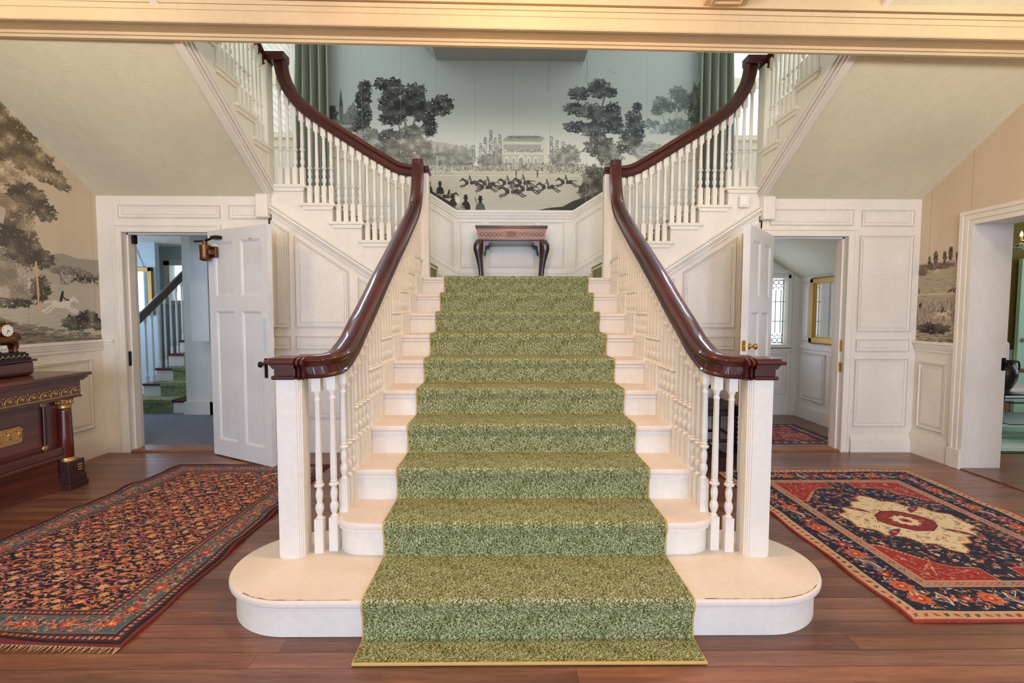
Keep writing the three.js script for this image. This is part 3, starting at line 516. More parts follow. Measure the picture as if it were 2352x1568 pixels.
// ---------------------------------------------------------------- door walls below the upper flights
const doorCasing = (x0, x1, y1) => {
  const gs = [];
  for (const [a, b, o] of [[0.055, 0.075, 0.03], [0.03, 0.055, 0.02], [0.0, 0.03, 0.024]]) {
    gs.push(box(x0 - b, x0 - a, 0, y1 + b, ZD - 0.002, ZD + o), box(x1 + a, x1 + b, 0, y1 + b, ZD - 0.002, ZD + o), box(x0 - a, x1 + a, y1 + a, y1 + b, ZD - 0.002, ZD + o));
  }
  return gs;
};
const L0 = -3.74, L1 = -2.88, LY = 2.115, R0 = 2.42, R1 = 3.19, RY = 2.1, WT = 0.18;
{
  const w = struct('wall_back_left', 'cream panelled wall around the open doorway to the back stairs', 'wall');
  const b = (x0, x1, y0, y1) => part(w, 'wall_section', box(x0, x1, y0, y1, ZD - WT, ZD), M.white);
  b(XL, L0, -0.05, 2.46); b(L1, -2.33, -0.05, 2.46); b(L0, L1, LY, 2.46);
  const put = (name, g) => part(w, name, onBack(g, ZD), M.white);
  put('panel', panelGeo(rect(-3.77, -2.805, 2.245, 2.372), THIN)); put('panel', panelGeo(rect(-2.73, -2.45, 2.24, 2.375), THIN));
  put('corner_board', box(XL, -3.82, 0, 2.455, -0.002, 0.009));
  put('chair_rail_return', merge(rail(XL, -3.85, CHAIR))); put('baseboard', merge(rail(XL, -3.82, BASE)));
  put('panel', panelGeo(rect(-2.79, -2.4, 1.2, 2.08))); put('panel', panelGeo(rect(-2.79, -2.4, 0.3, 0.95))); put('panel', panelGeo(rect(-2.79, -2.4, 1.0, 1.135), THIN));
  const t = struct('trim_2', 'moulded cream casing around the doorway to the back stairs', 'trim');
  part(t, 'casing', doorCasing(L0, L1, LY), M.white);
  part(t, 'door_stop', [box(L0, L0 + 0.014, 0, LY, ZD - 0.13, ZD - 0.05), box(L1 - 0.014, L1, 0, LY, ZD - 0.13, ZD - 0.05), box(L0, L1, LY - 0.014, LY, ZD - 0.13, ZD - 0.05)], M.white);
  part(t, 'strike_plate', [box(L0, L0 + 0.004, 0.84, 0.98, ZD - 0.045, ZD - 0.01)], M.darkMetal, { label: 'dark metal strike plate' });
  part(t, 'latch_keeper', [box(L0 + 0.014, L0 + 0.045, 2.02, 2.1, ZD - 0.13, ZD - 0.09)], M.darkMetal, { label: 'small brass keeper' });
  part(t, 'threshold', rbox(L0, L1, -0.01, 0.02, ZD - WT - 0.02, ZD + 0.01, 0.006), M.satin);
}
{
  const w = struct('wall_back_right', 'cream panelled wall around the doorway to the entry vestibule', 'wall');
  const b = (x0, x1, y0, y1) => part(w, 'wall_section', box(x0, x1, y0, y1, ZD - WT, ZD), M.white);
  b(2.33, R0, -0.05, 2.46); b(R1, XR, -0.05, 2.46); b(R0, R1, RY, 2.46);
  const put = (name, g) => part(w, name, onBack(g, ZD), M.white);
  put('panel', panelGeo(rect(2.43, 3.235, 2.2, 2.36), THIN)); put('panel', panelGeo(rect(3.31, 3.825, 2.195, 2.355), THIN));
  put('panel', panelGeo(rect(3.305, 3.83, 1.185, 2.11), THIN)); put('panel', panelGeo(rect(3.305, 3.83, 0.99, 1.113), THIN)); put('panel', panelGeo(rect(3.305, 3.83, 0.25, 0.922), THIN));
  put('baseboard', merge(rail(3.285, XR, BASE.map(([a, c, o]) => [a * 0.75, c * 0.75, o]))));
  const t = struct('trim_3', 'moulded cream casing around the vestibule doorway', 'trim');
  part(t, 'casing', doorCasing(R0, R1, RY), M.white);
  part(t, 'door_stop', [box(R1 - 0.014, R1, 0, RY, ZD - 0.13, ZD - 0.05), box(R0, R0 + 0.014, 0, RY, ZD - 0.13, ZD - 0.05), box(R0, R1, RY - 0.014, RY, ZD - 0.13, ZD - 0.05)], M.white);
  part(t, 'strike_plate', [box(R1 - 0.004, R1, 0.99, 1.1, ZD - 0.045, ZD - 0.015), box(R1 - 0.006, R1 + 0.001, 0.79, 0.88, ZD - 0.045, ZD - 0.005)], M.brass, { label: 'brass strike plates' });
  part(t, 'threshold', rbox(R0, R1, -0.01, 0.02, ZD - WT - 0.02, ZD + 0.01, 0.006), M.satin);
}
// ---------------------------------------------------------------- sloping undersides of the upper flights
for (const s of [-1, 1]) {
  const w = struct('ceiling', s < 0 ? 'sloping pale plaster underside of the upper flight over the back stairs doorway' : 'sloping pale plaster underside of the upper flight over the vestibule doorway', 'ceiling');
  const g = prismX([[ZD, soffitY(ZD)], [-3.2, soffitY(-3.2)], [-3.2, soffitY(-3.2) + 0.08], [ZD, soffitY(ZD) + 0.08]], s < 0 ? XL - 0.02 : 2.34, s < 0 ? -2.34 : XR + 0.02);
  part(w, 'plaster', g, M.plaster);
}
// ---------------------------------------------------------------- upper stair hall shell
const WX0 = 2.48, WX1 = 3.64, WY0 = 3.4, WY1 = 5.6;
const capY = (x) => { const a = Math.abs(x); return a < 0.68 ? 2.555 : Math.min(2.555 + 0.63 * (a - 0.68), 3.36); };
{
  const w = struct('wall_back', 'landing wall with horse race wallpaper over cream panelling', 'wall');
  const b = (x0, x1, y0, y1) => part(w, 'wall_section', box(x0, x1, y0, y1, ZB - 0.2, ZB), M.white);
  b(-WX0, WX0, 1.5, 6.0);
  for (const s of [-1, 1]) { const x0 = s < 0 ? -WX1 : WX0, x1 = s < 0 ? -WX0 : WX1; b(x0, x1, 2.3, WY0); b(x0, x1, WY1, 6.0); b(s * WX1, s < 0 ? XL : XR, 2.3, 6.0); }
  const xs = [-2.48, -1.96, -0.68, 0.68, 1.96, 2.48];
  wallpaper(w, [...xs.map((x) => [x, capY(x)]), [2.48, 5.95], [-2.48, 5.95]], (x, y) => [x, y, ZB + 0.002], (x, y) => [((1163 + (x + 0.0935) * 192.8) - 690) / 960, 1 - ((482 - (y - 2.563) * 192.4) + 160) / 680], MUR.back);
  // sloping cap moulding
  const segs = [[-1.96, -0.68], [-0.68, 0.68], [0.68, 1.96], [-2.48, -1.96], [1.96, 2.48]];
  for (const [a, c] of segs) part(w, 'wainscot_cap', [[0, 0.03, 0.035], [-0.03, 0, 0.025], [-0.06, -0.03, 0.014], [-0.1, -0.095, 0.006]].map(([u0, u1, o]) => prism([[a, capY(a) - 0.03 + u0], [c, capY(c) - 0.03 + u0], [c, capY(c) - 0.03 + u1], [a, capY(a) - 0.03 + u1]], ZB - 0.002, ZB + o)), M.white);
  for (const [a, c] of [[-0.645, -0.375], [-0.305, 0.24], [0.31, 0.585]]) part(w, 'panel', onBack(panelGeo(rect(a, c, 1.885, 2.425), THIN), ZB), M.white);
  for (const s of [-1, 1]) for (const [a, c] of [[0.72, 1.2], [1.27, 1.75], [1.82, 2.3]]) { const lo = (x) => 1.86 + 0.63 * (x - 0.72), hi = (x) => Math.min(2.42 + 0.63 * (x - 0.72), 3.2); part(w, 'panel', onBack(panelGeo([[s * a, lo(a)], [s * c, lo(c)], [s * c, hi(c)], [s * a, hi(a)]], THIN), ZB), M.white); }
  for (const s of [-1, 1]) part(w, 'sloping_baseboard', [[0.1, 0.13, 0.03], [-0.05, 0.1, 0.02]].map(([u0, u1, o]) => prism([[s * 0.68, 1.72 + u0], [s * 2.2, 1.72 + 0.63 * 1.52 + u0], [s * 2.2, 1.72 + 0.63 * 1.52 + u1], [s * 0.68, 1.72 + u1]], ZB - 0.002, ZB + o)), M.white);
  part(w, 'baseboard', merge([onBack(merge(rail(-0.68, 0.68, [[1.7, 1.82, 0.02], [1.82, 1.85, 0.03]])), ZB)]), M.white);
  const c = struct('ceiling', 'plaster ceiling high over the stair landing', 'ceiling');
  part(c, 'plaster', box(XL - 0.15, XR + 0.15, 6.0, 6.1, -6.3, -3.1), M.plaster);
  part(c, 'dropped_box', box(-0.91, 0.8, 4.262, 6.0, ZB, ZB + 0.75), M.boxShadeGrey, { label: 'dropped box over the landing with shade painted in as grey' });
  part(c, 'sloped_side', [prism([[-0.91, 4.262], [-0.91, 4.7], [-1.3, 4.7]], ZB + 0.02, ZB + 0.75)], M.boxShadeGrey);
  const f = struct('wall_front_upper', 'wall over the hall beam', 'wall');
  part(f, 'wall_section', box(XL - 0.15, XR + 0.15, 3.62, 6.05, -3.3, -3.16), M.plaster);
  const fl = struct('floor_upper', 'upper hall floor edge over the beam', 'floor');
  part(fl, 'slab', box(XL - 0.1, XR + 0.1, 3.56, 3.7, -3.42, 7.1), M.ceiling);
}
// windows of the back wall
for (const s of [-1, 1]) {
  const w = struct(s < 0 ? 'window_1' : 'window_2', s < 0 ? 'white double hung window looking onto clapboards beside a green curtain' : 'white double hung window with bright sky beside a green curtain', 'window');
  const x0 = s < 0 ? -WX1 : WX0, x1 = s < 0 ? -WX0 : WX1, z = ZB - 0.12;
  part(w, 'window_frame', [box(x0, x0 + 0.05, WY0, WY1, z - 0.06, ZB), box(x1 - 0.05, x1, WY0, WY1, z - 0.06, ZB), box(x0, x1, WY1 - 0.05, WY1, z - 0.06, ZB)], M.white);
  part(w, 'window_casing', [box(x0 - 0.07, x0 + 0.005, WY0, WY1 + 0.07, ZB, ZB + 0.025), box(x1 - 0.005, x1 + 0.07, WY0, WY1 + 0.07, ZB, ZB + 0.025), box(x0 - 0.07, x1 + 0.07, WY1 - 0.01, WY1 + 0.08, ZB, ZB + 0.025)], M.white);
  part(w, 'window_sill', [rbox(x0 - 0.09, x1 + 0.09, WY0 - 0.04, WY0, z - 0.06, ZB + 0.06, 0.008), box(x0 - 0.07, x1 + 0.07, WY0 - 0.13, WY0 - 0.04, ZB, ZB + 0.02)], M.white);
  part(w, 'lower_sash', [box(x0 + 0.05, x1 - 0.05, 4.02, 4.09, z - 0.01, z + 0.03), box(x0 + 0.05, x1 - 0.05, WY0, WY0 + 0.07, z - 0.01, z + 0.03), box(x0 + 0.05, x0 + 0.1, WY0, 4.09, z - 0.01, z + 0.03), box(x1 - 0.1, x1 - 0.05, WY0, 4.09, z - 0.01, z + 0.03)], M.white);
  part(w, 'upper_sash', [box(x0 + 0.05, x1 - 0.05, 4.09, 4.15, z - 0.05, z - 0.01), box(x0 + 0.05, x0 + 0.1, 4.09, WY1, z - 0.05, z - 0.01), box(x1 - 0.1, x1 - 0.05, 4.09, WY1, z - 0.05, z - 0.01), ...(s < 0 ? [box(-2.86, -2.845, 4.15, WY1, z - 0.045, z - 0.015)] : [])], M.white);
  part(w, 'pane', box(x0 + 0.1, x1 - 0.1, WY0 + 0.07, 4.02, z + 0.008, z + 0.011), M.glass);
  part(w, 'pane', box(x0 + 0.1, x1 - 0.1, 4.15, WY1 - 0.05, z - 0.031, z - 0.028), M.glass);
}
// ---------------------------------------------------------------- hall beam, cross beams, ceiling
{
  const bm = struct('ceiling_beam', 'cream cased beam with stepped mouldings across the hall', 'beam');
  bm.rotation.z = -0.0125; bm.position.y = 0.04;
  const X0 = -4.3, X1 = 4.3;
  const bars = (list, name) => part(bm, name, list.map(([y0, y1, z0, z1]) => box(X0, X1, y0, y1, z0, z1)), M.cream);
  bars([[3.158, 3.6, -3.575, -3.44]], 'core');
  bars([[3.122, 3.6, -3.605, -3.578]], 'far_fascia');
  bars([[3.14, 3.16, -3.578, -3.562]], 'bead');
  bars([[3.15, 3.295, -3.44, -3.418], [3.155, 3.225, -3.418, -3.415], [3.229, 3.262, -3.418, -3.4125], [3.266, 3.292, -3.418, -3.409]], 'lower_fascia');
  bars([[3.302, 3.37, -3.44, -3.398], [3.374, 3.42, -3.44, -3.392], [3.42, 3.6, -3.44, -3.37]], 'upper_fascia');
  for (const [a, b] of [[-1.355, -1.09], [1.165, 1.435]]) {
    const cb = struct('ceiling_beam', a < 0 ? 'panelled cream cross beam over the stair rail beside the back stairs door' : 'panelled cream cross beam over the stair rail beside the vestibule door', 'beam');
    const dy = a < 0 ? 0.055 : 0.022;
    part(cb, 'casing', box(a, b, 3.312 + dy, 3.6, -3.4, 6.9), M.cream);
    part(cb, 'soffit_panel', (() => { const g = panelGeo(rect(a + 0.035, b - 0.035, 0, 2.4), RAISED); g.rotateX(Math.PI / 2); g.translate(0, 3.312 + dy, -3.36); return g; })(), M.cream);
  }
  const c = struct('ceiling', 'cream plaster ceiling between the hall beams', 'ceiling');
  part(c, 'plaster', box(XL, XR, 3.5, 3.56, -3.42, 7.1), M.ceiling);
}
// wall behind the photographer with three tall windows
{
  const w = struct('wall_front', 'plaster wall with three tall windows behind the viewpoint', 'wall');
  const b = (x0, x1, y0, y1) => part(w, 'wall_section', box(x0, x1, y0, y1, 7.0, 7.2), M.ceiling);
  const ws = [-2.45, 0, 2.45];
  b(XL, XR, -0.1, 0.76); b(XL, XR, 3.14, 3.7);
  b(XL, -3.24, 0.76, 3.14); b(-1.66, -0.79, 0.76, 3.14); b(0.79, 1.66, 0.76, 3.14); b(3.24, XR, 0.76, 3.14);
  ws.forEach((x, i) => {
    const g = struct(`window_${i + 3}`, ['tall hall window near the sideboard wall', 'tall hall window facing the staircase', 'tall hall window near the opening wall'][i], 'window');
    part(g, 'window_frame', [box(x - 0.79, x - 0.73, 0.76, 3.14, 7.02, 7.14), box(x + 0.73, x + 0.79, 0.76, 3.14, 7.02, 7.14), box(x - 0.73, x + 0.73, 0.76, 0.83, 7.02, 7.14), box(x - 0.73, x + 0.73, 3.07, 3.14, 7.02, 7.14), box(x - 0.73, x + 0.73, 1.92, 1.97, 7.05, 7.11)], M.white);
    part(g, 'pane', box(x - 0.73, x + 0.73, 0.83, 3.07, 7.078, 7.082), M.glass);
  });
}

// ---------------------------------------------------------------- central flight
const H = 0.17, ZR = [2.081]; for (let i = 0; i < 9; i++) ZR.push(2.081 + 0.37786 + 0.31244 * i);
const NOSE = 0.02;
const sideOf = (s, g) => (s < 0 ? strip(g) : mirrorX(strip(g)));
const stairs = thing('staircase', 'broad central flight of cream painted steps with a rounded bottom step', 'staircase');
{
  // rounded bottom step
  const bull = (r, ins, y0, y1, bev) => { const cx = 1.03, zf = 2.062 + ins, zb = 2.77 - ins, R = (zb - zf) / 2, zc = (zf + zb) / 2; const s = new THREE.Shape(); s.moveTo(-cx, zf); s.lineTo(cx, zf); s.absarc(cx, zc, R, -Math.PI / 2, Math.PI / 2, false); s.lineTo(-cx, zb); s.absarc(-cx, zc, R, Math.PI / 2, Math.PI * 1.5, false); return slab(s, y0, y1, bev, 32); };
  part(stairs, 'tread', bull(0, 0, H - 0.034, H, 0.012), M.tread);
  part(stairs, 'cove_moulding', [bull(0, 0.016, H - 0.05, H - 0.034, 0.004), bull(0, 0.02, H - 0.06, H - 0.05, 0)], M.white);
  part(stairs, 'riser', bull(0, 0.028, 0, H - 0.03, 0.002), M.white);
  const worn = (x0, x1, seedOff) => { const pts = [], back = [], n = 46; for (let k = 0; k <= n; k++) { const x = x0 + (x1 - x0) * k / n, zc = 2.416, R = 0.354 - 0.011, dx = Math.max(0, Math.abs(x) - 1.03), zf = zc - Math.sqrt(Math.max(0.001, R * R - dx * dx)); pts.push([x, zf]); back.push([x, zf + 0.001 + 0.007 * Math.pow(vnoise(k * 0.7 + seedOff, 3.1), 2.2)]); } return slab(new THREE.Shape([...pts, ...back.reverse()].map(([a, c]) => new THREE.Vector2(a, c))), H - 0.002, H + 0.0004); };
  for (const [a, c, o] of [[0.74, 1.28, 5], [-1.22, -0.74, 40]]) part(stairs, 'worn_edge', worn(a, c, o), M.satin, { label: 'bare wood along the worn nosing' });
  // second step, rounded corners
  const second = (ins, y0, y1, bev) => { const zf = ZR[1] - NOSE + ins, zb = ZR[2] + 0.03, x = 0.965 - ins, r = 0.14 - ins; const s = new THREE.Shape(); s.moveTo(-x + r * 1.25, zf); s.lineTo(x - r * 1.25, zf); s.quadraticCurveTo(x - 0.02, zf + 0.01, x, zf + r); s.lineTo(x, zb); s.lineTo(-x, zb); s.lineTo(-x, zf + r); s.quadraticCurveTo(-x + 0.02, zf + 0.01, -x + r * 1.25, zf); return slab(s, y0, y1, bev, 16); };
  part(stairs, 'tread', second(0, 2 * H - 0.034, 2 * H, 0.012), M.tread);
  part(stairs, 'cove_moulding', second(0.014, 2 * H - 0.056, 2 * H - 0.034, 0.005), M.white);
  part(stairs, 'riser', second(0.026, H, 2 * H - 0.03, 0.002), M.white);
  for (let i = 3; i <= 10; i++) {
    const z = -ZR[i - 1], y = i * H, zb = i < 10 ? -ZR[i] - 0.02 : ZB + 0.0;
    const xe = i < 10 ? 0.968 : 0.9;
    part(stairs, 'tread', rbox(-xe, xe, y - 0.034, y, zb, z + NOSE, 0.012, 3), M.tread);
    part(stairs, 'cove_moulding', [rbox(-0.955, 0.955, y - 0.052, y - 0.033, z - 0.01, z + 0.011, 0.004)], M.white);
    part(stairs, 'riser', box(-0.95, 0.95, y - H, y - 0.034, z - 0.02, z), M.white);
  }
  const pts = [[-ZR[2], 0]];
  for (let i = 3; i <= 10; i++) { pts.push([-ZR[i - 1] - 0.02, (i - 1) * H - 0.035], [-ZR[i - 1] - 0.02, i * H - 0.035]); }
  pts.push([ZB, 10 * H - 0.035], [ZB, 10 * H - 0.2], [-5.0, 10 * H - 0.2], [-5.0, 0]);
  pts.splice(0, 1, [-ZR[2] - 0.02, 0]);
  for (const s of [-1, 1]) part(stairs, 'stringer', sideOf(s, prismX(pts, -0.95, -0.91)), M.white);
  part(stairs, 'landing_floor', box(-2.3, 2.3, 1.6, 1.665, ZB, -4.99), M.white);
}
// carpet runner
{
  const c = thing('stair_carpet', 'mottled green pile carpet runner down the central flight', 'carpet');
  const t = 0.013, top = [[-1.912, t]], bot = [[-1.912, 0.0015]];
  for (let i = 1; i <= 10; i++) {
    const z = -ZR[i - 1], y = i * H, ro = i === 1 ? 0.0 : 0.002, yb = (i - 1) * H;
    top.push([z + t + 0.012, yb + t], [z + t + 0.005, yb + t + 0.006], [z + t + 0.004, y - 0.06], [z + NOSE + t * 0.7, y - 0.034], [z + NOSE + t + 0.001, y - 0.016], [z + NOSE + t - 0.002, y + 0.002], [z + NOSE + 0.002, y + t - 0.002], [z + NOSE - 0.012, y + t]);
    bot.push([z + 0.003, yb + 0.0015], [z + 0.003, y - 0.053], [z + 0.0135, y - 0.052], [z + 0.0135, y - 0.035], [z + NOSE + 0.0015, y - 0.03], [z + NOSE + 0.0015, y - 0.006], [z + NOSE - 0.008, y + 0.0015]);
  }
  top.push([ZB + 0.05, 10 * H + t]); bot.push([ZB + 0.05, 10 * H + 0.0015]);
  part(c, 'pile', prismX([...top, ...bot.reverse()], -0.687, 0.687), M.carpet);
  for (const s of [-1, 1]) part(c, 'binding', tube(top.slice(0, -1).map(([z, y]) => [s * 0.689, y - 0.004, z]), 0.0045, 260, 6), M.binding, { label: 'tan bound edge' });
  part(c, 'binding', tube([[-0.69, 0.009, -1.91], [0, 0.009, -1.911], [0.69, 0.009, -1.91]], 0.007, 20, 6), M.binding, { label: 'tan bound edge' });
}
// balusters
const balCache = new Map();
function balusterGeo(h) {
  const key = Math.round(h * 200); h = key / 200;
  if (balCache.has(key)) return balCache.get(key);
  const b = 0.17, w = 0.0215, topH = 0.1, y1 = h - topH, sh0 = b + 0.2;
  const p = [[0, b], [0.018, b], [0.0195, b + 0.006], [0.013, b + 0.012], [0.0115, b + 0.02], [0.0165, b + 0.03], [0.0205, b + 0.045], [0.0215, b + 0.058], [0.019, b + 0.066], [0.0195, b + 0.07], [0.0145, b + 0.076], [0.0135, b + 0.084], [0.017, b + 0.105], [0.0185, b + 0.122], [0.0155, b + 0.143], [0.012, b + 0.152], [0.014, b + 0.157], [0.023, b + 0.162], [0.0255, b + 0.169], [0.022, b + 0.175], [0.0145, b + 0.178], [0.019, b + 0.186], [0.0145, b + 0.191], [0.0165, sh0], [0.0165, sh0 + 0.05], [0.0135, y1 - 0.05], [0.0165, y1 - 0.045], [0.0165, y1 - 0.039], [0.0128, y1 - 0.034], [0.0135, y1 - 0.022], [0.0195, y1 - 0.004], [0.0205, y1], [0, y1]];
  const g = merge([box(-w, w, 0, b, -w, w), toCreasedNormals(lathe(p, 14), 0.9), box(-w, w, y1, h, -w, w)]);
  balCache.set(key, metric(g)); return balCache.get(key);
}
function baluster(parent, x, y, z, top) { const m = shade(new THREE.Mesh(balusterGeo(top - y + 0.028), M.white)); m.name = 'baluster'; m.position.set(x, y, z); parent.add(m); }
const RAIL = mirrorProf([[0, 0], [0.034, 0], [0.042, 0.003], [0.045, 0.009], [0.041, 0.015], [0.037, 0.019], [0.037, 0.056], [0.042, 0.06], [0.045, 0.066], [0.05, 0.07], [0.054, 0.076], [0.054, 0.084], [0.049, 0.089], [0.047, 0.094], [0.034, 0.101], [0.016, 0.1055], [0, 0.1065]].map(([a, u]) => [a, u * 1.1])).filter((p, i, a) => i === 0 || Math.hypot(p[0] - a[i - 1][0], p[1] - a[i - 1][1]) > 1e-5);
const railPts = [[-1.1, 1.045, -2.505], [-1.05, 1.045, -2.505], [-1.0, 1.047, -2.511], [-0.958, 1.055, -2.536], [-0.938, 1.069, -2.585], [-0.932, 1.098, -2.66], [-0.93, 1.152, -2.784], [-0.93, 1.226, -2.914], [-0.93, 1.3, -3.054], [-0.93, 1.387, -3.21], [-0.93, 1.525, -3.45], [-0.93, 1.74, -3.846], [-0.93, 1.903, -4.15], [-0.93, 2.131, -4.56], [-0.93, 2.23, -4.72], [-0.93, 2.295, -4.8], [-0.93, 2.38, -4.87], [-0.93, 2.49, -4.925], [-0.93, 2.6, -4.96], [-0.93, 2.72, -4.975], [-0.93, 2.79, -4.975]];
const sidePts = [[-0.95, 2.655, -5.0], [-1.05, 2.657, -5.0], [-1.15, 2.682, -5.0], [-1.3, 2.763, -5.0], [-1.6, 2.947, -5.0], [-1.86, 3.112, -5.0], [-2.05, 3.248, -5.0], [-2.165, 3.375, -5.0], [-2.24, 3.51, -5.0], [-2.276, 3.64, -5.0], [-2.285, 3.745, -5.0]];
const upPts = [[-2.385, 3.63, -5.06], [-2.385, 3.642, -4.95], [-2.385, 3.72, -4.78], [-2.385, 3.9, -4.52], [-2.385, 4.2, -4.03], [-2.385, 4.6, -3.38]];
const lookup = (pts, axis, v) => { for (let i = 0; i < pts.length - 1; i++) { const a = pts[i][axis], b = pts[i + 1][axis]; if ((v - a) * (v - b) <= 0 && a !== b) return pts[i][1] + (pts[i + 1][1] - pts[i][1]) * (v - a) / (b - a); } return pts[pts.length - 1][1]; };
const railC = curve(railPts, 150), sideC = curve(sidePts, 80), upC = curve(upPts, 50);
const asArr = (c) => c.map((v) => [v.x, v.y, v.z]);
const railA = asArr(railC).filter((p) => p[2] < -2.56), sideA = asArr(sideC), upA = asArr(upC);
const SIDE_RISE = 0.1727, SIDE_RUN = 0.273, sideY = (k) => 1.703 + SIDE_RISE * k, sideNose = (k) => -(0.903 + SIDE_RUN * (k - 1));
const upY = (k) => 2.91 + 0.1785 * k, upZ = (k) => -4.963 + 0.29 * k;   // tread k of the upper flight: far edge upZ(k)
for (const s of [-1, 1]) {
  const where = s < 0 ? 'on the sideboard side' : 'on the green room side';
  // lower balustrade
  const b = thing('balustrade', s < 0 ? 'mahogany handrail on white turned balusters sweeping down to the newel beside the patterned field rug' : 'mahogany handrail on white turned balusters sweeping down to the newel beside the medallion rug', 'balustrade', 'balustrades of the central flight');
  part(b, 'handrail', sideOf(s, sweep(railC, RAIL)), M.mahogany, { keepUV: true });
  part(b, 'newel_cap', sideOf(s, merge([rbox(-1.212, -1.098, 1.045, 1.064, -2.567, -2.423, 0.007, 3), box(-1.2, -1.1, 1.06, 1.103, -2.555, -2.435), prism([[-1.2, 1.098], [-1.1, 1.098], [-1.1, 1.125], [-1.222, 1.125]], -2.572, -2.418), rbox(-1.238, -1.098, 1.12, 1.14, -2.588, -2.402, 0.008, 3), rbox(-1.222, -1.1, 1.136, 1.15, -2.57, -2.42, 0.006, 3)])), M.mahogany);
  const big = RAIL.map(([a, u]) => [a * 1.55, u * 0.95 - 0.003]);
  for (const x of [-1.108, -1.086, -1.064]) { const r = sweep(curve([[x - 0.006, 1.045, -2.497], [x, 1.045, -2.497], [x + 0.006, 1.045, -2.497]], 2), big); part(b, 'rail_band', sideOf(s, r), M.mahogany, { keepUV: true }); }
  const q = 0.0625, n1 = 0.05, n2 = 0.056, sq = [];
  for (const [sx, sy] of [[1, 1], [-1, 1], [-1, -1], [1, -1]]) { const c = [[sx * q, sy * (n1 - 0.008)], [sx * n2, sy * (n1 - 0.008)], [sx * n2, sy * n1], [sx * n1, sy * n1], [sx * n1, sy * n2], [sx * (n1 - 0.008), sy * n2], [sx * (n1 - 0.008), sy * q]]; sq.push(...(sx * sy > 0 ? c : c.reverse())); }
  const np = slab(new THREE.Shape(sq.map(([a, c]) => new THREE.Vector2(a, c))), H, 1.048); np.translate(-1.14, 0, -2.4965);
  part(b, 'newel_post', sideOf(s, np), M.white);
  const B = (x, y, z, top) => baluster(b, s * -x, y, z, top);
  B(-1.025, H, -2.513, 1.05); B(-0.96, H, -2.535, 1.056);
  for (const z of [-2.605, -2.675, -2.75]) B(-0.93, 2 * H, z, lookup(railA, 2, z));
  for (let i = 3; i <= 9; i++) for (let k = 0; k < 4; k++) { const z = -(ZR[i - 1] + 0.016 + 0.0781 * k); B(-0.925, i * H, z, Math.min(lookup(railA, 2, z), 2.5)); }
  // landing newel
  part(b, 'landing_newel', sideOf(s, rbox(-0.95, -0.845, 1.53, 2.69, -5.085, -4.98, 0.006)), M.white);
  part(b, 'newel_cap', sideOf(s, merge([rbox(-0.965, -0.83, 2.69, 2.715, -5.1, -4.975, 0.006), rbox(-0.955, -0.84, 2.715, 2.76, -5.09, -4.978, 0.01)])), M.mahogany);
  // side flight: steps, spandrel
  const f = thing('side_stairs', s < 0 ? 'cream side flight climbing from the landing towards the clapboard window' : 'cream side flight climbing from the landing towards the bright sky window', 'stairs', 'side flights off the landing');
  for (let k = 1; k <= 5; k++) {
    const y = sideY(k), n = sideNose(k), x1 = k < 5 ? n - 0.333 : -3.9;
    part(f, 'tread', sideOf(s, k < 5 ? rbox(x1, n, y - 0.03, y, ZB, ZD + 0.03, 0.008, 3) : merge([rbox(-2.33, n, y - 0.03, y, ZB, ZD + 0.03, 0.008, 3), box(-3.88, -2.32, y - 0.03, y, ZB, -5.06)])), M.white);
    if (k < 5 || true) part(f, 'bracket_moulding', sideOf(s, merge([prism([[Math.max(x1, -2.33) + 0.025, y - 0.03], [n - 0.012, y - 0.03], [n - 0.03, y - 0.062], [Math.max(x1, -2.33) + 0.04, y - 0.062]], ZD - 0.002, ZD + 0.018)])), M.white);
    part(f, 'riser', sideOf(s, box(n - 0.06, n - 0.034, y - SIDE_RISE, y - 0.03, ZB, ZD - 0.004)), M.white);
    part(f, 'runner', sideOf(s, merge([box(n - 0.034, n - 0.014, y - SIDE_RISE + 0.002, y - 0.02, ZB + 0.06, -5.12), box(n - 0.28, n + 0.006, y, y + 0.011, ZB + 0.06, -5.12)])), M.carpet, { label: 'green carpet on the step' });
  }
  const sp = [[-0.93, 0], [-0.93, 1.665]];
  for (let k = 1; k <= 5; k++) sp.push([sideNose(k) - 0.03, k === 1 ? 1.665 : sideY(k - 1) - 0.029], [sideNose(k) - 0.03, sideY(k) - 0.029]);
  sp.push([-2.36, sideY(5) - 0.03], [-2.36, 0]);
  part(f, 'spandrel', sideOf(s, prism(sp, ZD - 0.06, ZD)), M.white);
  const sl = (x) => 2.338 + 0.655 * (-2.293 - x) * -1 * -1;
  const ml = (x, d) => 2.345 - 0.655 * (x + 2.293) + d;
  part(f, 'sloping_moulding', sideOf(s, merge([[0.004, 0.016, 0.03], [-0.03, -0.002, 0.04], [-0.052, -0.037, 0.02], [-0.075, -0.058, 0.03]].map(([a, c, o]) => prism([[-2.35, ml(-2.35, a)], [-0.95, ml(-0.95, a)], [-0.95, ml(-0.95, c)], [-2.35, ml(-2.35, c)]], ZD - 0.002, ZD + o)))), M.white);
  const PN = (pts, pr) => part(f, 'panel', sideOf(s, onBack(panelGeo(pts, pr), ZD)), M.white);
  const pt = (x) => 2.081 - 0.655 * (x + 2.101);
  PN([[-2.34, 1.205], [-2.165, 1.205], [-2.165, pt(-2.165)], [-2.34, pt(-2.34)]]);
  PN([[-2.12, 1.213], [-1.603, 1.213], [-1.603, pt(-1.603)], [-2.12, pt(-2.12)]]);
  PN([[-1.52, 1.213], [-1.02, 1.213], [-1.02, pt(-1.02)], [-1.52, pt(-1.52)]]);
  PN(rect(-2.34, -2.165, 1.003, 1.134), THIN); PN(rect(-2.12, -1.603, 1.003, 1.134), THIN); PN(rect(-1.52, -1.02, 1.003, 1.134), THIN);
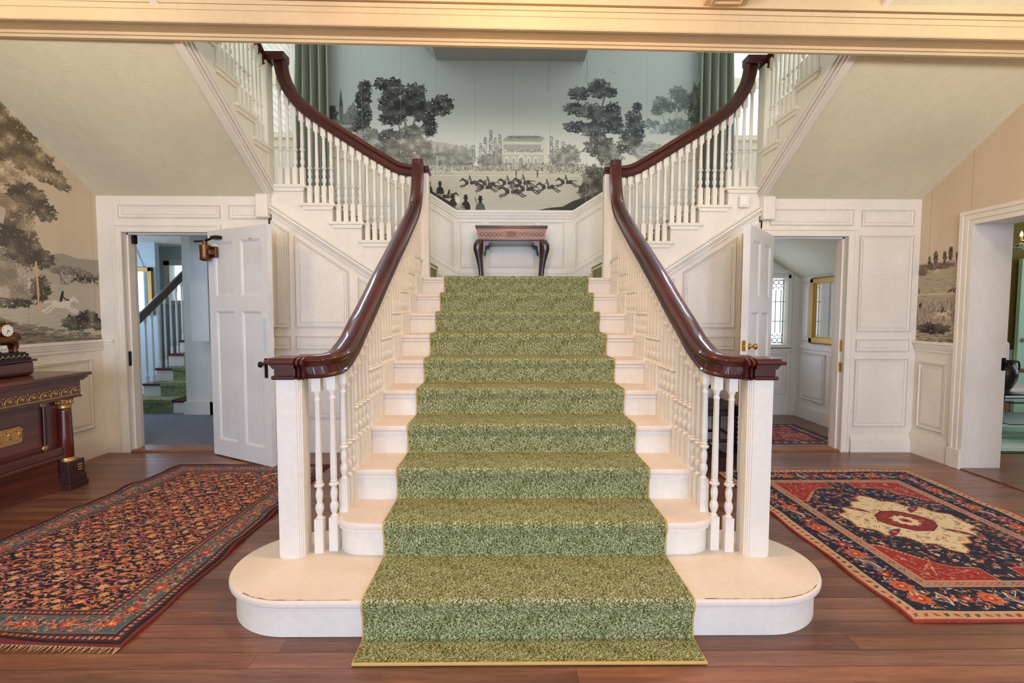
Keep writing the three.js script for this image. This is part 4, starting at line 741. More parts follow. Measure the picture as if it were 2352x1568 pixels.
  PN(rect(-2.34, -2.165, 0.33, 0.93)); PN(rect(-2.12, -1.603, 0.33, 0.93)); PN(rect(-1.52, -1.02, 0.33, 0.93));
  part(f, 'baseboard', sideOf(s, onBack(merge(rail(-2.36, -0.95, BASE.map(([a, c, o]) => [a * 1.3, c * 1.3, o]))), ZD)), M.white);
  // side balustrade with corner newel
  const sb = thing('balustrade', s < 0 ? 'dark handrail and white balusters rising off the landing past the church spire wallpaper' : 'dark handrail and white balusters rising off the landing past the round haystack wallpaper', 'balustrade', 'balustrades of the side flights');
  part(sb, 'handrail', sideOf(s, sweep(sideC, RAIL)), M.mahogany, { keepUV: true });
  part(sb, 'rail_block', sideOf(s, rbox(-2.36, -2.17, 3.71, 3.79, -5.065, -4.925, 0.014, 3)), M.mahogany);
  part(sb, 'corner_newel', sideOf(s, merge([rbox(-2.445, -2.33, 2.3, 3.7, -5.045, -4.915, 0.006), rbox(-2.455, -2.335, 2.245, 2.47, -5.045, -4.88, 0.018, 3)])), M.white);
  for (let k = 1; k <= 5; k++) for (let j = 0; j < 4; j++) { const x = sideNose(k) - 0.05 - 0.0683 * j; if (x > -0.96) continue; baluster(sb, s * -x, sideY(k), -5.0, lookup(sideA, 0, x)); }
  // upper flight coming forward
  const u = thing('upper_stairs', s < 0 ? 'upper flight with bracketed steps beside the clapboard window' : 'upper flight with bracketed steps beside the bright sky window', 'stairs', 'upper flights');
  for (let k = 0; k <= 5; k++) {
    const y = upY(k), z0 = upZ(k), z1 = z0 + 0.335;
    part(u, 'tread', sideOf(s, rbox(-3.89, -2.305, y - 0.03, y, z0, z1, 0.008, 3)), M.white);
    part(u, 'bracket_moulding', sideOf(s, merge([prismX([[z0 + 0.015, y - 0.03], [z1 - 0.012, y - 0.03], [z1 - 0.03, y - 0.062], [z0 + 0.03, y - 0.062]], -2.345, -2.318)])), M.white);
    part(u, 'riser', sideOf(s, box(-3.89, -2.36, y - 0.2, y - 0.03, z0 + 0.02, z0 + 0.04)), M.white);
  }
  const st = [[-4.93, soffitY(-4.93)]]; st.push([-3.3, soffitY(-3.3)], [-3.3, upY(5) - 0.03]);
  for (let k = 5; k >= 0; k--) st.push([upZ(k) + 0.02, upY(k) - 0.03], [upZ(k) + 0.02, k ? upY(k - 1) - 0.03 : 2.8]);
  st.push([-4.97, 2.8], [-4.97, soffitY(-4.97)]);
  part(u, 'stringer', sideOf(s, prismX(st, -2.38, -2.335)), M.white);
  part(u, 'stringer_moulding', sideOf(s, merge([[0, 0.028, 0.012], [0.032, 0.05, 0.026], [0.054, 0.06, 0.012], [0.064, 0.09, 0.036], [0.094, 0.12, 0.048]].map(([a, c, o]) => prismX([[ZD, soffitY(ZD) + a - 0.012], [-3.3, soffitY(-3.3) + a - 0.012], [-3.3, soffitY(-3.3) + c - 0.012], [ZD, soffitY(ZD) + c - 0.012]], -2.375, -2.335 + o)))), M.white);
  const ub = thing('balustrade', s < 0 ? 'white balusters climbing forward under the beam beside the clapboard window' : 'white balusters climbing forward under the beam beside the bright sky window', 'balustrade', 'balustrades of the upper flights');
  part(ub, 'handrail', sideOf(s, sweep(upC, RAIL)), M.mahogany, { keepUV: true });
  for (let k = 0; k <= 5; k++) for (let j = 0; j < 4; j++) { const z = upZ(k) + 0.05 + 0.0725 * j; if (z < -4.88) continue; baluster(ub, s * 2.362, upY(k), z, lookup(upA, 2, z)); }
}
// motion sensor on the spandrel
{
  const m = thing('motion_sensor', 'small cream plastic motion sensor on the stair side wall above the vestibule door', 'sensor');
  part(m, 'housing', rbox(2.12, 2.215, 2.365, 2.485, ZD, ZD + 0.045, 0.014, 3), M.plasticWhite);
  part(m, 'lens', rbox(2.14, 2.195, 2.385, 2.445, ZD + 0.03, ZD + 0.052, 0.01, 3), M.dial);
}

// ---------------------------------------------------------------- doors
function doorLeaf(root, w, h, th) {
  const st = 0.1, y = [0.0, 0.15, 1.36, 1.49, h - 0.11, h], xs = [st, w * 0.5 - 0.055, w * 0.5 + 0.055, w - st];
  const B = (name, x0, x1, y0, y1) => part(root, name, box(x0, x1, y0, y1, -th / 2, th / 2), M.door);
  B('stile', 0, xs[0], 0, h); B('stile', xs[3], w, 0, h); B('stile', xs[1], xs[2], 0, h);
  for (const [a, b] of [[0, 0.15], [1.36, 1.49], [h - 0.11, h]]) { B('rail', xs[0], xs[1], a, b); B('rail', xs[2], xs[3], a, b); }
  const pr = [[0, 0], [0.004, -0.002], [0.014, -0.006], [0.02, -0.013], [0.024, -0.014]];
  for (const [x0, x1] of [[xs[0], xs[1]], [xs[2], xs[3]]]) for (const [y0, y1] of [[0.15, 1.36], [1.49, h - 0.11]]) {
    const f = panelGeo(rect(x0, x1, y0, y1), pr); f.translate(0, 0, th / 2);
    const k = panelGeo(rect(-x1, -x0, y0, y1), pr); k.rotateY(Math.PI); k.translate(0, 0, -th / 2);
    part(root, 'panel', [f, k], M.door);
  }
}
{
  const d = struct('door_1', 'grey white four panel door standing open to the back stairs', 'door');
  d.position.set(-2.875, 0.012, -4.875); d.rotation.y = -0.525;
  doorLeaf(d, 0.87, 2.1, 0.045);
  part(d, 'push_plate', [box(0.79, 0.84, 1.0, 1.3, 0.0225, 0.026), ball(0.004, 0.815, 1.27, 0.026), ball(0.004, 0.815, 1.03, 0.026)], M.blueWall, { label: 'pale painted metal plate' });
  part(d, 'escutcheon', box(0.8, 0.84, 0.78, 0.95, 0.0225, 0.028), M.darkMetal, { label: 'dark lock plate' });
  const kn = lathe([[0, 0], [0.018, 0], [0.018, 0.004], [0.009, 0.008], [0.009, 0.03], [0.02, 0.036], [0.027, 0.048], [0.024, 0.06], [0, 0.066]], 20); kn.rotateX(Math.PI / 2); kn.translate(0.815, 0.9, 0.027);
  part(d, 'door_knob', kn, M.darkMetal, { label: 'dark round knob' });
  const cl = d;
  const body = new THREE.CylinderGeometry(0.052, 0.045, 0.12, 20); body.translate(0.06, 1.9, 0.085);
  const cap = new THREE.SphereGeometry(0.05, 16, 10); cap.scale(1, 0.5, 1); cap.translate(0.06, 1.84, 0.085);
  part(cl, 'door_closer', [body, cap, rbox(0.03, 0.16, 1.85, 1.95, 0.022, 0.05, 0.008), cyl(0.02, 0.02, 0.05, 0.06, 1.95, 0.085), rbox(0.1, 0.15, 1.87, 1.92, 0.03, 0.1, 0.01)], M.bronze, { label: 'bronze door closer' });
  part(cl, 'closer_arm', [bar([0.06, 2.0, 0.085], [0.2, 2.025, 0.075], 0.011), bar([0.06, 2.0, 0.085], [-0.06, 2.0, 0.11], 0.009), rbox(0.15, 0.24, 2.01, 2.04, 0.03, 0.09, 0.006)], M.darkMetal, { label: 'dark closer arm' });
  part(d, 'hook', bar([0.66, 1.99, 0.02], [0.66, 1.985, 0.05], 0.005), M.steel);
}
{
  const d = struct('door_2', 'white panelled door swung open edge on beside the vestibule doorway', 'door');
  d.position.set(2.43, 0.012, -4.915); d.rotation.y = -2.265;
  doorLeaf(d, 0.82, 2.085, 0.056);
  const kn = lathe([[0, 0], [0.03, 0], [0.03, 0.005], [0.012, 0.01], [0.012, 0.03], [0.024, 0.04], [0.028, 0.052], [0.022, 0.062], [0, 0.066]], 20); kn.rotateX(-Math.PI / 2); kn.translate(0.76, 1.07, -0.028);
  part(d, 'door_knob', kn, M.brass, { label: 'brass knob' });
  part(d, 'latch_plate', [box(0.82, 0.823, 1.03, 1.12, -0.014, 0.014), ball(0.009, 0.822, 1.075, 0, 0.6, 1, 1)], M.brass, { label: 'brass latch plate' });
  part(d, 'lock_plate', [box(0.82, 0.823, 0.8, 0.86, -0.018, 0.018), box(0.74, 0.775, 0.83, 0.89, -0.034, -0.028)], M.darkMetal, { label: 'dark lock plate' });
}
// ---------------------------------------------------------------- curtains and exterior siding
for (const s of [-1, 1]) {
  const c = thing('curtain', s < 0 ? 'sage green velvet curtain beside the clapboard window' : 'sage green velvet curtain beside the bright sky window', 'curtain', 'landing curtains');
  const NX = 90, NY = 24, w = 0.4, g = new THREE.PlaneGeometry(1, 1, NX, NY), p = g.attributes.position;
  for (let i = 0; i < p.count; i++) {
    const u = p.getX(i) + 0.5, v = p.getY(i) + 0.5, y = 2.62 + v * 2.95;
    const f = Math.sin(u * 6.283 * 4.6 + 0.5 * Math.sin(v * 3 + u * 4)) * 0.05 + Math.sin(u * 6.283 * 9 + v * 5) * 0.008;
    p.setXYZ(i, s * (2.1 + (u * w) * (1 + 0.04 * Math.sin(v * 7))), y, ZB + 0.11 + f + (1 - v) * 0.02);
  }
  g.computeVertexNormals();
  part(c, 'cloth', g, new THREE.MeshPhysicalMaterial().copy(M.curtain), {}).material.side = THREE.DoubleSide;
  part(c, 'curtain_rod', [bar([s * 2.05, 5.56, ZB + 0.12], [s * 3.75, 5.56, ZB + 0.12], 0.014), bar([s * 2.08, 5.56, ZB], [s * 2.08, 5.56, ZB + 0.12], 0.01)], M.brass);
}
{
  const w = thing('clapboard_wing', 'white clapboard house wing seen through the landing window', 'building');
  part(w, 'sheathing', box(-3.95, -3.74, 1.0, 7.2, -9.0, -6.31), M.siding);
  for (let y = 2.9, k = 0; y < 7.1; y += 0.115, k++) part(w, 'clapboard', prism([[-3.76, y + 0.115], [-3.745, y + 0.125], [-3.715, y + 0.002], [-3.74, y]], -8.86, -6.31), M.siding);
  part(w, 'corner_board', box(-3.76, -3.69, 1.0, 7.2, -8.98, -8.86), M.siding);
  part(w, 'downspout', cyl(0.04, 0.04, 6, -3.62, 1.1, -8.9, 12), M.steel);
}
// ---------------------------------------------------------------- rugs
function rug(name, label, corners, tex, fringeEnds, ripple) {
  const r = thing(name, label, 'rug');
  const NU = 40, NV = 60, pos = [], uv = [], idx = [];
  const P = (u, v) => { const [NL, NR, FR, FL] = corners; const x = (NL[0] * (1 - u) + NR[0] * u) * (1 - v) + (FL[0] * (1 - u) + FR[0] * u) * v, z = (NL[1] * (1 - u) + NR[1] * u) * (1 - v) + (FL[1] * (1 - u) + FR[1] * u) * v; const e = Math.min(u, 1 - u, v, 1 - v); const wob = ripple * Math.max(0, Math.sin(v * 31 + u * 3) * Math.sin(u * 11 + 1 + v * 5)) * Math.max(0, 1 - e * 8); return [x + (u < 0.02 || u > 0.98 ? 0.006 * Math.sin(v * 26) : 0), 0.009 + wob, z]; };
  for (let j = 0; j <= NV; j++) for (let i = 0; i <= NU; i++) { const u = i / NU, v = j / NV; pos.push(...P(u, v)); uv.push(u, v); }
  for (let j = 0; j < NV; j++) for (let i = 0; i < NU; i++) { const a = j * (NU + 1) + i, b = a + NU + 1; idx.push(a, a + 1, b + 1, a, b + 1, b); }
  const n0 = pos.length / 3, ring = [];
  for (let i = 0; i <= NU; i++) ring.push(i); for (let j = 1; j <= NV; j++) ring.push(j * (NU + 1) + NU); for (let i = NU - 1; i >= 0; i--) ring.push(NV * (NU + 1) + i); for (let j = NV - 1; j > 0; j--) ring.push(j * (NU + 1));
  ring.forEach((k) => { pos.push(pos[k * 3], 0.001, pos[k * 3 + 2]); uv.push(uv[k * 2], uv[k * 2 + 1]); });
  ring.forEach((k, q) => { const q2 = (q + 1) % ring.length, k2 = ring[q2]; idx.push(k, n0 + q, n0 + q2, k, n0 + q2, k2); });
  const g = new THREE.BufferGeometry(); g.setAttribute('position', new THREE.Float32BufferAttribute(pos, 3)); g.setAttribute('uv', new THREE.Float32BufferAttribute(uv, 2)); g.setIndex(idx); g.computeVertexNormals();
  const m = std({ map: tex, roughness: 1, bumpMap: carpetBump, bumpScale: 0.002 });
  part(r, 'pile', toCreasedNormals(g, 0.8), m, { keepUV: true });
  for (const v of fringeEnds) {
    const fr = [];
    for (let k = 0; k < 170; k++) { const u = k / 169, [x, , z] = P(u, v), d = v ? -1 : 1, L = rr(0.025, 0.05), dx = rr(-0.02, 0.02); const q = new THREE.BufferGeometry(); const w = 0.0028; q.setAttribute('position', new THREE.Float32BufferAttribute([x - w, 0.006, z, x + w, 0.006, z, x + dx, 0.002, z + d * L, x - w, 0.006, z, x + dx, 0.002, z + d * L, x + w, 0.007, z], 3)); q.computeVertexNormals(); fr.push(q); }
    part(r, 'fringe', fr, M.fringe, { kind: 'stuff', label: 'short cream fringe' });
  }
  return r;
}
const flower = (ctx, x, y, r, c1, c2, c3, n = 8) => { ctx.fillStyle = c1; for (let k = 0; k < n; k++) { const a = k / n * 6.283; ctx.beginPath(); ctx.ellipse(x + Math.cos(a) * r * 0.62, y + Math.sin(a) * r * 0.62, r * 0.42, r * 0.27, a, 0, 6.283); ctx.fill(); } ctx.fillStyle = c2; ctx.beginPath(); ctx.arc(x, y, r * 0.45, 0, 7); ctx.fill(); ctx.fillStyle = c3; ctx.beginPath(); ctx.arc(x, y, r * 0.2, 0, 7); ctx.fill(); };
const leaf = (ctx, x, y, a, L, w, c, c2) => { ctx.save(); ctx.translate(x, y); ctx.rotate(a); ctx.fillStyle = c; ctx.beginPath(); ctx.moveTo(-L, 0); ctx.quadraticCurveTo(0, -w * 2, L, 0); ctx.quadraticCurveTo(0, w * 0.7, -L, 0); ctx.fill(); if (c2) { ctx.strokeStyle = c2; ctx.lineWidth = w * 0.3; ctx.beginPath(); ctx.moveTo(-L * 0.7, -w * 0.2); ctx.quadraticCurveTo(0, -w, L * 0.7, -w * 0.2); ctx.stroke(); } ctx.restore(); };
const pick = (a) => a[Math.floor(rnd() * a.length)];
function border(ctx, x0, y0, w, h, t, bg, draw, step) {
  ctx.fillStyle = bg; ctx.fillRect(x0, y0, w, t); ctx.fillRect(x0, y0 + h - t, w, t); ctx.fillRect(x0, y0, t, h); ctx.fillRect(x0 + w - t, y0, t, h);
  const nx = Math.round((w - t) / step), ny = Math.round((h - t) / step);
  for (let i = 0; i <= nx; i++) { const x = x0 + t / 2 + (w - t) * i / nx; draw(x, y0 + t / 2, i, 0); draw(x, y0 + h - t / 2, i, 0); }
  for (let i = 1; i < ny; i++) { const y = y0 + t / 2 + (h - t) * i / ny; draw(x0 + t / 2, y, i, 1); draw(x0 + w - t / 2, y, i, 1); }
}
function weave(ctx, W, Hh) { const d = ctx.getImageData(0, 0, W, Hh), a = d.data; for (let i = 0; i < a.length; i += 4) { const n = rr(-16, 16) + 10 * (vnoise((i / 4 % W) / 40, Math.floor(i / 4 / W) / 9) - 0.5); a[i] = clamp(a[i] + n); a[i + 1] = clamp(a[i + 1] + n); a[i + 2] = clamp(a[i + 2] + n); } ctx.putImageData(d, 0, 0); }
const rugA = canvasTex(1152, 2016, (ctx, W, Hh) => {
  ctx.scale(1.125, 1.125); W /= 1.125; Hh /= 1.125;
  const NAVY = '#131528', S = ['#d8704e', '#cc5c40', '#dc9468', '#cc7c62', '#bc5850', '#dca460', '#b06a70', '#d0948a', '#d4844e', '#e0a878'];
  ctx.fillStyle = '#7a2c28'; ctx.fillRect(0, 0, W, Hh); ctx.fillStyle = '#1a1822'; ctx.fillRect(9, 9, W - 18, Hh - 18);
  const sm = (c) => (x, y) => { flower(ctx, x, y, 8, pick(['#b0523e', '#c09468', '#5a7488', '#a05a62']), '#cfae7c', c, 5); };
  border(ctx, 20, 20, W - 40, Hh - 40, 28, '#4c1c24', sm('#40202a'), 19);
  border(ctx, 54, 54, W - 108, Hh - 108, 84, '#44626e', (x, y, i, vert) => {
    ctx.strokeStyle = '#7c3236'; ctx.lineWidth = 4; ctx.beginPath(); ctx.moveTo(x - (vert ? 22 : 24), y - (vert ? 24 : 22)); ctx.quadraticCurveTo(x + (vert ? 18 : -6), y, x + (vert ? -22 : 24), y + (vert ? 24 : 22)); ctx.stroke();
    if (i % 3 === 1) flower(ctx, x, y, 25, '#a83c2e', '#cc6f48', '#e0c488', 9); else { leaf(ctx, x - 8, y, rnd() * 6, 22, 8, '#b8523e', '#d8b47c'); leaf(ctx, x + 10, y + 6, rnd() * 6, 20, 7, '#c87e54'); leaf(ctx, x, y - 10, rnd() * 6, 18, 6, '#25263f'); }
    for (let k = 0; k < 36; k++) rnd() < 0.5 ? leaf(ctx, x + rr(-38, 38), y + rr(-38, 38), rnd() * 6, rr(6, 12), rr(2.5, 4.5), pick(['#b8523e', '#d0b080', '#25263f', '#9a4446', '#3a5568', '#c47a50'])) : flower(ctx, x + rr(-38, 38), y + rr(-38, 38), rr(3, 7), pick(['#b04a3a', '#c98a5c', '#8c3a3e']), '#d8b884', '#4a2a2a', 5);
  }, 44);
  border(ctx, 142, 142, W - 284, Hh - 284, 28, '#52202a', sm('#2a2a48'), 19);
  ctx.fillStyle = NAVY; ctx.fillRect(174, 174, W - 348, Hh - 348);
  ctx.save(); ctx.beginPath(); ctx.rect(174, 174, W - 348, Hh - 348); ctx.clip();
  for (let k = 0; k < 2600; k++) { const x = rr(174, W - 174), y = rr(174, Hh - 174); leaf(ctx, x, y, pick([0, 3.14, 0.5, 2.6]) + rr(-0.35, 0.35), rr(9, 20), rr(3, 6), pick(S), rnd() < 0.4 ? '#2a1a2a' : null); }
  for (let j = 0, y = 190; y < Hh - 160; y += 46, j++) for (let i = 0, x = 176 + (j % 2) * 40; x < W - 140; x += 80, i++) {
    const px = x + rr(-6, 6), py = y + rr(-5, 5), c = pick(S), c2 = pick(S);
    flower(ctx, px, py, rr(13, 20), c, c2, '#dcc08c', 7);
    leaf(ctx, px + 34, py - 8, rr(-0.5, 0.5), rr(16, 24), 8, pick(S), '#2a1a2a'); leaf(ctx, px + 30, py + 13, rr(2.4, 3.4), rr(14, 22), 7, pick(S), '#2a1a2a'); leaf(ctx, px - 24, py + 18, rr(0.4, 2), 15, 6, pick(S));
    ctx.fillStyle = NAVY; for (let k = 0; k < 3; k++) { ctx.beginPath(); ctx.ellipse(px + rr(-36, 36), py + rr(-22, 22), rr(5, 12), rr(3, 6), rr(-0.5, 0.5), 0, 6.3); ctx.fill(); }
    for (let k = 0; k < 4; k++) flower(ctx, px + rr(-38, 38), py + rr(-24, 24), rr(3, 6), pick(S), pick(S), '#dcc698', 5);
    if ((i + 2 * j) % 4 === 0) { ctx.strokeStyle = pick(['#d8b074', '#d89a68']); ctx.lineWidth = 4; ctx.beginPath(); ctx.moveTo(px - 30, py - 4); ctx.lineTo(px - 12, py - 18); ctx.lineTo(px - 10, py + 12); ctx.moveTo(px - 12, py - 18); ctx.lineTo(px + 8, py - 26); ctx.lineTo(px + 14, py - 12); ctx.stroke(); }
  }
  ctx.restore();
  ctx.strokeStyle = '#c0a070'; ctx.lineWidth = 2; for (const k of [52, 140, 172]) ctx.strokeRect(k, k, W - 2 * k, Hh - 2 * k);
  ctx.setTransform(1, 0, 0, 1, 0, 0); weave(ctx, 1152, 2016);
});
const rugB = canvasTex(1440, 1920, (ctx, W, Hh) => {
  ctx.scale(1.25, 1.25); W /= 1.25; Hh /= 1.25;
  const NAVY = '#191c34', RED = '#9c2a26', IV = '#dccba2', S = ['#a83a30', '#c46644', '#d2985a', '#d8c8a0', '#6a8494', '#74563c', '#b04848', '#8c2c2c'];
  ctx.fillStyle = '#9a3a30'; ctx.fillRect(0, 0, W, Hh);
  border(ctx, 9, 9, W - 18, Hh - 18, 40, '#c89e78', (x, y, i) => { leaf(ctx, x, y, pick([0.7, 2.4]), 15, 6, pick(['#7c3a2a', '#46544c', '#a83a30', '#6a8494', '#5a4632'])); flower(ctx, x, y, 9, pick(['#7c3a2a', '#46544c', '#a83a30', '#b86a5a']), '#3a2a2a', '#cfa878', 6); }, 34);
  border(ctx, 52, 52, W - 104, Hh - 104, 146, NAVY, (x, y, i, v) => {
    ctx.strokeStyle = '#b8c0c6'; ctx.lineWidth = 3.5; ctx.beginPath(); const d = v ? [0, 40] : [40, 0]; ctx.moveTo(x - d[0], y - d[1]); ctx.quadraticCurveTo(x + (v ? 40 : 0), y + (v ? 0 : 40), x + d[0], y + d[1]); ctx.moveTo(x, y); ctx.lineTo(x + rr(-40, 40), y + rr(-40, 40)); ctx.stroke();
    for (let k = 0; k < 30; k++) rnd() < 0.5 ? flower(ctx, x + rr(-64, 64), y + rr(-64, 64), rr(4, 9), pick(S), pick(S), IV, 5) : leaf(ctx, x + rr(-44, 44), y + rr(-62, 62), rnd() * 6.3, rr(8, 18), rr(3, 6), pick(S));
    if (i % 3 === 0) { flower(ctx, x, y, 38, '#c4603e', '#a83a30', '#dcb46c', 9); } else if (i % 3 === 1) { leaf(ctx, x, y, 0.6 + i, 44, 16, '#cfccc0'); leaf(ctx, x, y, 0.6 + i, 30, 10, '#a83a30'); } else flower(ctx, x, y, 28, '#842828', '#c46644', '#d8c8a0', 6);
  }, 82);
  border(ctx, 200, 200, W - 400, Hh - 400, 36, '#b48468', (x, y) => { flower(ctx, x, y, 11, pick(['#a83a30', '#4a2f4a', '#a05a58', '#6a7a8a']), '#dcc09a', '#3a2a3a', 6); }, 26);
  ctx.fillStyle = NAVY; ctx.fillRect(238, 238, W - 476, Hh - 476);
  ctx.save(); ctx.beginPath(); ctx.rect(238, 238, W - 476, Hh - 476); ctx.clip();
  const fill = (n, x0, x1, y0, y1, cols) => { for (let k = 0; k < n; k++) { const x = rr(x0, x1), y = rr(y0, y1); rnd() < 0.55 ? flower(ctx, x, y, rr(5, 12), pick(cols), pick(cols), IV, 6) : leaf(ctx, x, y, rnd() * 6.3, rr(8, 20), rr(3, 7), pick(cols), '#20203a'); } };
  fill(1500, 238, W - 238, 238, Hh - 238, S);
  const step = (pts, f, line) => { ctx.fillStyle = f; ctx.beginPath(); pts.forEach((p, i) => (i ? ctx.lineTo(...p) : ctx.moveTo(...p))); ctx.closePath(); ctx.fill(); if (line) { ctx.strokeStyle = line; ctx.lineWidth = 5; ctx.stroke(); } };
  const cx = W / 2, cy = Hh / 2, saw = (a, b, n, amp) => { const o = []; for (let k = 0; k < n; k++) { const t = k / n, x = a[0] + (b[0] - a[0]) * t, y = a[1] + (b[1] - a[1]) * t; o.push([x, y], [x + (b[1] - a[1]) / n * amp, y - (b[0] - a[0]) / n * amp]); } return o; };
  for (const [sx, sy] of [[1, 1], [-1, 1], [1, -1], [-1, -1]]) {
    step([[cx + sx * 340, cy + sy * 530], [cx + sx * 340, cy + sy * 250], ...saw([cx + sx * 300, cy + sy * 250], [cx + sx * 190, cy + sy * 390], 12, sx * sy * 0.8), [cx + sx * 150, cy + sy * 430], [cx + sx * 60, cy + sy * 440], [cx + sx * 60, cy + sy * 530]], RED, '#d0926a');
    ctx.save(); ctx.beginPath(); ctx.moveTo(cx + sx * 330, cy + sy * 520); ctx.lineTo(cx + sx * 330, cy + sy * 275); ctx.lineTo(cx + sx * 180, cy + sy * 430); ctx.lineTo(cx + sx * 80, cy + sy * 450); ctx.lineTo(cx + sx * 80, cy + sy * 520); ctx.clip();
    for (let k = 0; k < 190; k++) { const x = cx + sx * rr(70, 335), y = cy + sy * rr(270, 525); rnd() < 0.5 ? flower(ctx, x, y, rr(4, 9), pick(['#6a8494', '#d2985a', '#7c1a1a', '#d8c8a0', '#4f5f4a', '#c04a40']), '#a83a30', IV, 5) : leaf(ctx, x, y, rnd() * 6.3, rr(7, 15), 4, pick(['#4f6270', '#c87a4a', '#6a1a1a', '#c8b48a', '#b8483c'])); }
    ctx.strokeStyle = '#d8b08a'; ctx.lineWidth = 2; for (let k = 0; k < 6; k++) { ctx.beginPath(); ctx.moveTo(cx + sx * rr(100, 330), cy + sy * rr(300, 520)); ctx.lineTo(cx + sx * rr(100, 330), cy + sy * rr(300, 520)); ctx.stroke(); }
    ctx.restore();
  }
  const R = [[0, 320], [36, 290], [50, 236], [104, 226], [128, 170], [196, 150], [206, 96], [262, 70], [250, 0]], quad = [];
  for (const [a, b] of R) quad.push([a, -b]); for (const [a, b] of [...R].reverse()) quad.push([a, b]); for (const [a, b] of R) quad.push([-a, b]); for (const [a, b] of [...R].reverse()) quad.push([-a, -b]);
  const med = []; quad.forEach((p, i) => { const q = quad[(i + 1) % quad.length]; med.push(...saw(p, q, 4, 0.5)); });
  step(med.map(([a, b]) => [cx + a, cy + b]), IV, '#b8763e');
  ctx.save(); ctx.beginPath(); med.forEach(([a, b], i) => (i ? ctx.lineTo(cx + a * 0.94, cy + b * 0.94) : ctx.moveTo(cx + a * 0.94, cy + b * 0.94))); ctx.clip();
  for (let k = 0; k < 520; k++) { const x = cx + rr(-260, 260), y = cy + rr(-320, 320); rnd() < 0.45 ? flower(ctx, x, y, rr(5, 11), pick(['#a83a30', '#7c4a3a', '#c4744a', '#4a5a6a', '#842828']), '#d8c8a0', '#a83a2e', 5) : leaf(ctx, x, y, rnd() * 6.3, rr(6, 13), 3, pick(['#a83a30', '#5a4632', '#8a5a4a', '#3a3040'])); }
  ctx.restore();
  for (const [dx, dy, a] of [[140, 130, 0.7], [-140, 130, -0.7], [140, -130, -0.7], [-140, -130, 0.7]]) { leaf(ctx, cx + dx, cy + dy, a, 66, 26, '#50687a'); leaf(ctx, cx + dx, cy + dy, a, 56, 20, '#7c2a2a'); flower(ctx, cx + dx, cy + dy - 8, 17, '#a83a30', '#c46644', IV); }
  const cen = [[-128, 0], [-96, -62], [-38, -112], [38, -112], [96, -62], [128, 0], [96, 62], [38, 112], [-38, 112], [-96, 62]];
  step(cen.map(([a, b]) => [cx + a, cy + b]), '#842824', '#4a1a1c');
  for (let k = 0; k < 70; k++) { const a = rnd() * 6.28, r = rr(0.55, 0.92); flower(ctx, cx + Math.cos(a) * r * 104, cy + Math.sin(a) * r * 92, rr(4, 9), pick(['#b8483c', '#5a2020', '#c87a4a', '#3a3040']), '#8c2c2c', '#d8a080', 5); }
  flower(ctx, cx, cy, 56, IV, '#bd5540', NAVY, 10);
  ctx.restore();
  ctx.strokeStyle = '#ccb48a'; ctx.lineWidth = 3; for (const k of [50, 198, 237]) ctx.strokeRect(k, k, W - 2 * k, Hh - 2 * k);
  ctx.setTransform(1, 0, 0, 1, 0, 0); weave(ctx, 1440, 1920);
});
const rugC = canvasTex(512, 512, (ctx, W) => {
  ctx.fillStyle = '#8a3a30'; ctx.fillRect(0, 0, W, W); border(ctx, 14, 14, W - 28, W - 28, 70, '#3a3440', (x, y) => flower(ctx, x, y, 22, pick(['#c9a070', '#b05048', '#5f7080']), '#d8b888', '#3a2a2a', 6), 46);
  for (let k = 0; k < 300; k++) flower(ctx, rr(90, W - 90), rr(90, W - 90), rr(8, 18), pick(['#b8605a', '#c98070', '#5a3a44', '#a04038']), pick(['#c07a68', '#7a3a34']), '#d8a088', 6); weave(ctx, W, W);
});
const rugD = canvasTex(512, 512, (ctx, W) => {
  ctx.fillStyle = '#c2d2c0'; ctx.fillRect(0, 0, W, W); for (let k = 0; k < 700; k++) { ctx.fillStyle = pick(['rgba(226,236,220,.6)', 'rgba(110,150,120,.5)', 'rgba(90,130,104,.45)']); ctx.fillRect(rnd() * W, rnd() * W, rr(10, 70), rr(2, 7)); } ctx.strokeStyle = '#2f5a3a'; ctx.lineWidth = 16; ctx.strokeRect(8, 8, W - 16, W - 16); weave(ctx, W, W);
});
rug('floor_rug', 'worn oriental rug with a dark field of small salmon blossoms, in front of the sideboard', [[-3.2, -2.1], [-1.66, -2.02], [-1.66, -4.51], [-2.99, -4.52]], rugA, [0, 1], 0.02);
rug('floor_rug', 'red and navy oriental rug with an ivory medallion, in front of the vestibule door', [[1.71, -2.17], [3.3, -2.17], [3.4, -4.35], [1.7, -4.35]], rugB, [], 0.008);
rug('floor_rug', 'faded red rug on the vestibule floor', [[2.35, -5.17], [3.42, -5.17], [3.42, -6.15], [2.35, -6.2]], rugC, [], 0.003);
rug('floor_rug', 'pale green rug on the green room floor', [[4.3, -4.9], [8.3, -4.7], [8.3, -6.75], [4.3, -6.8]], rugD, [], 0.003);

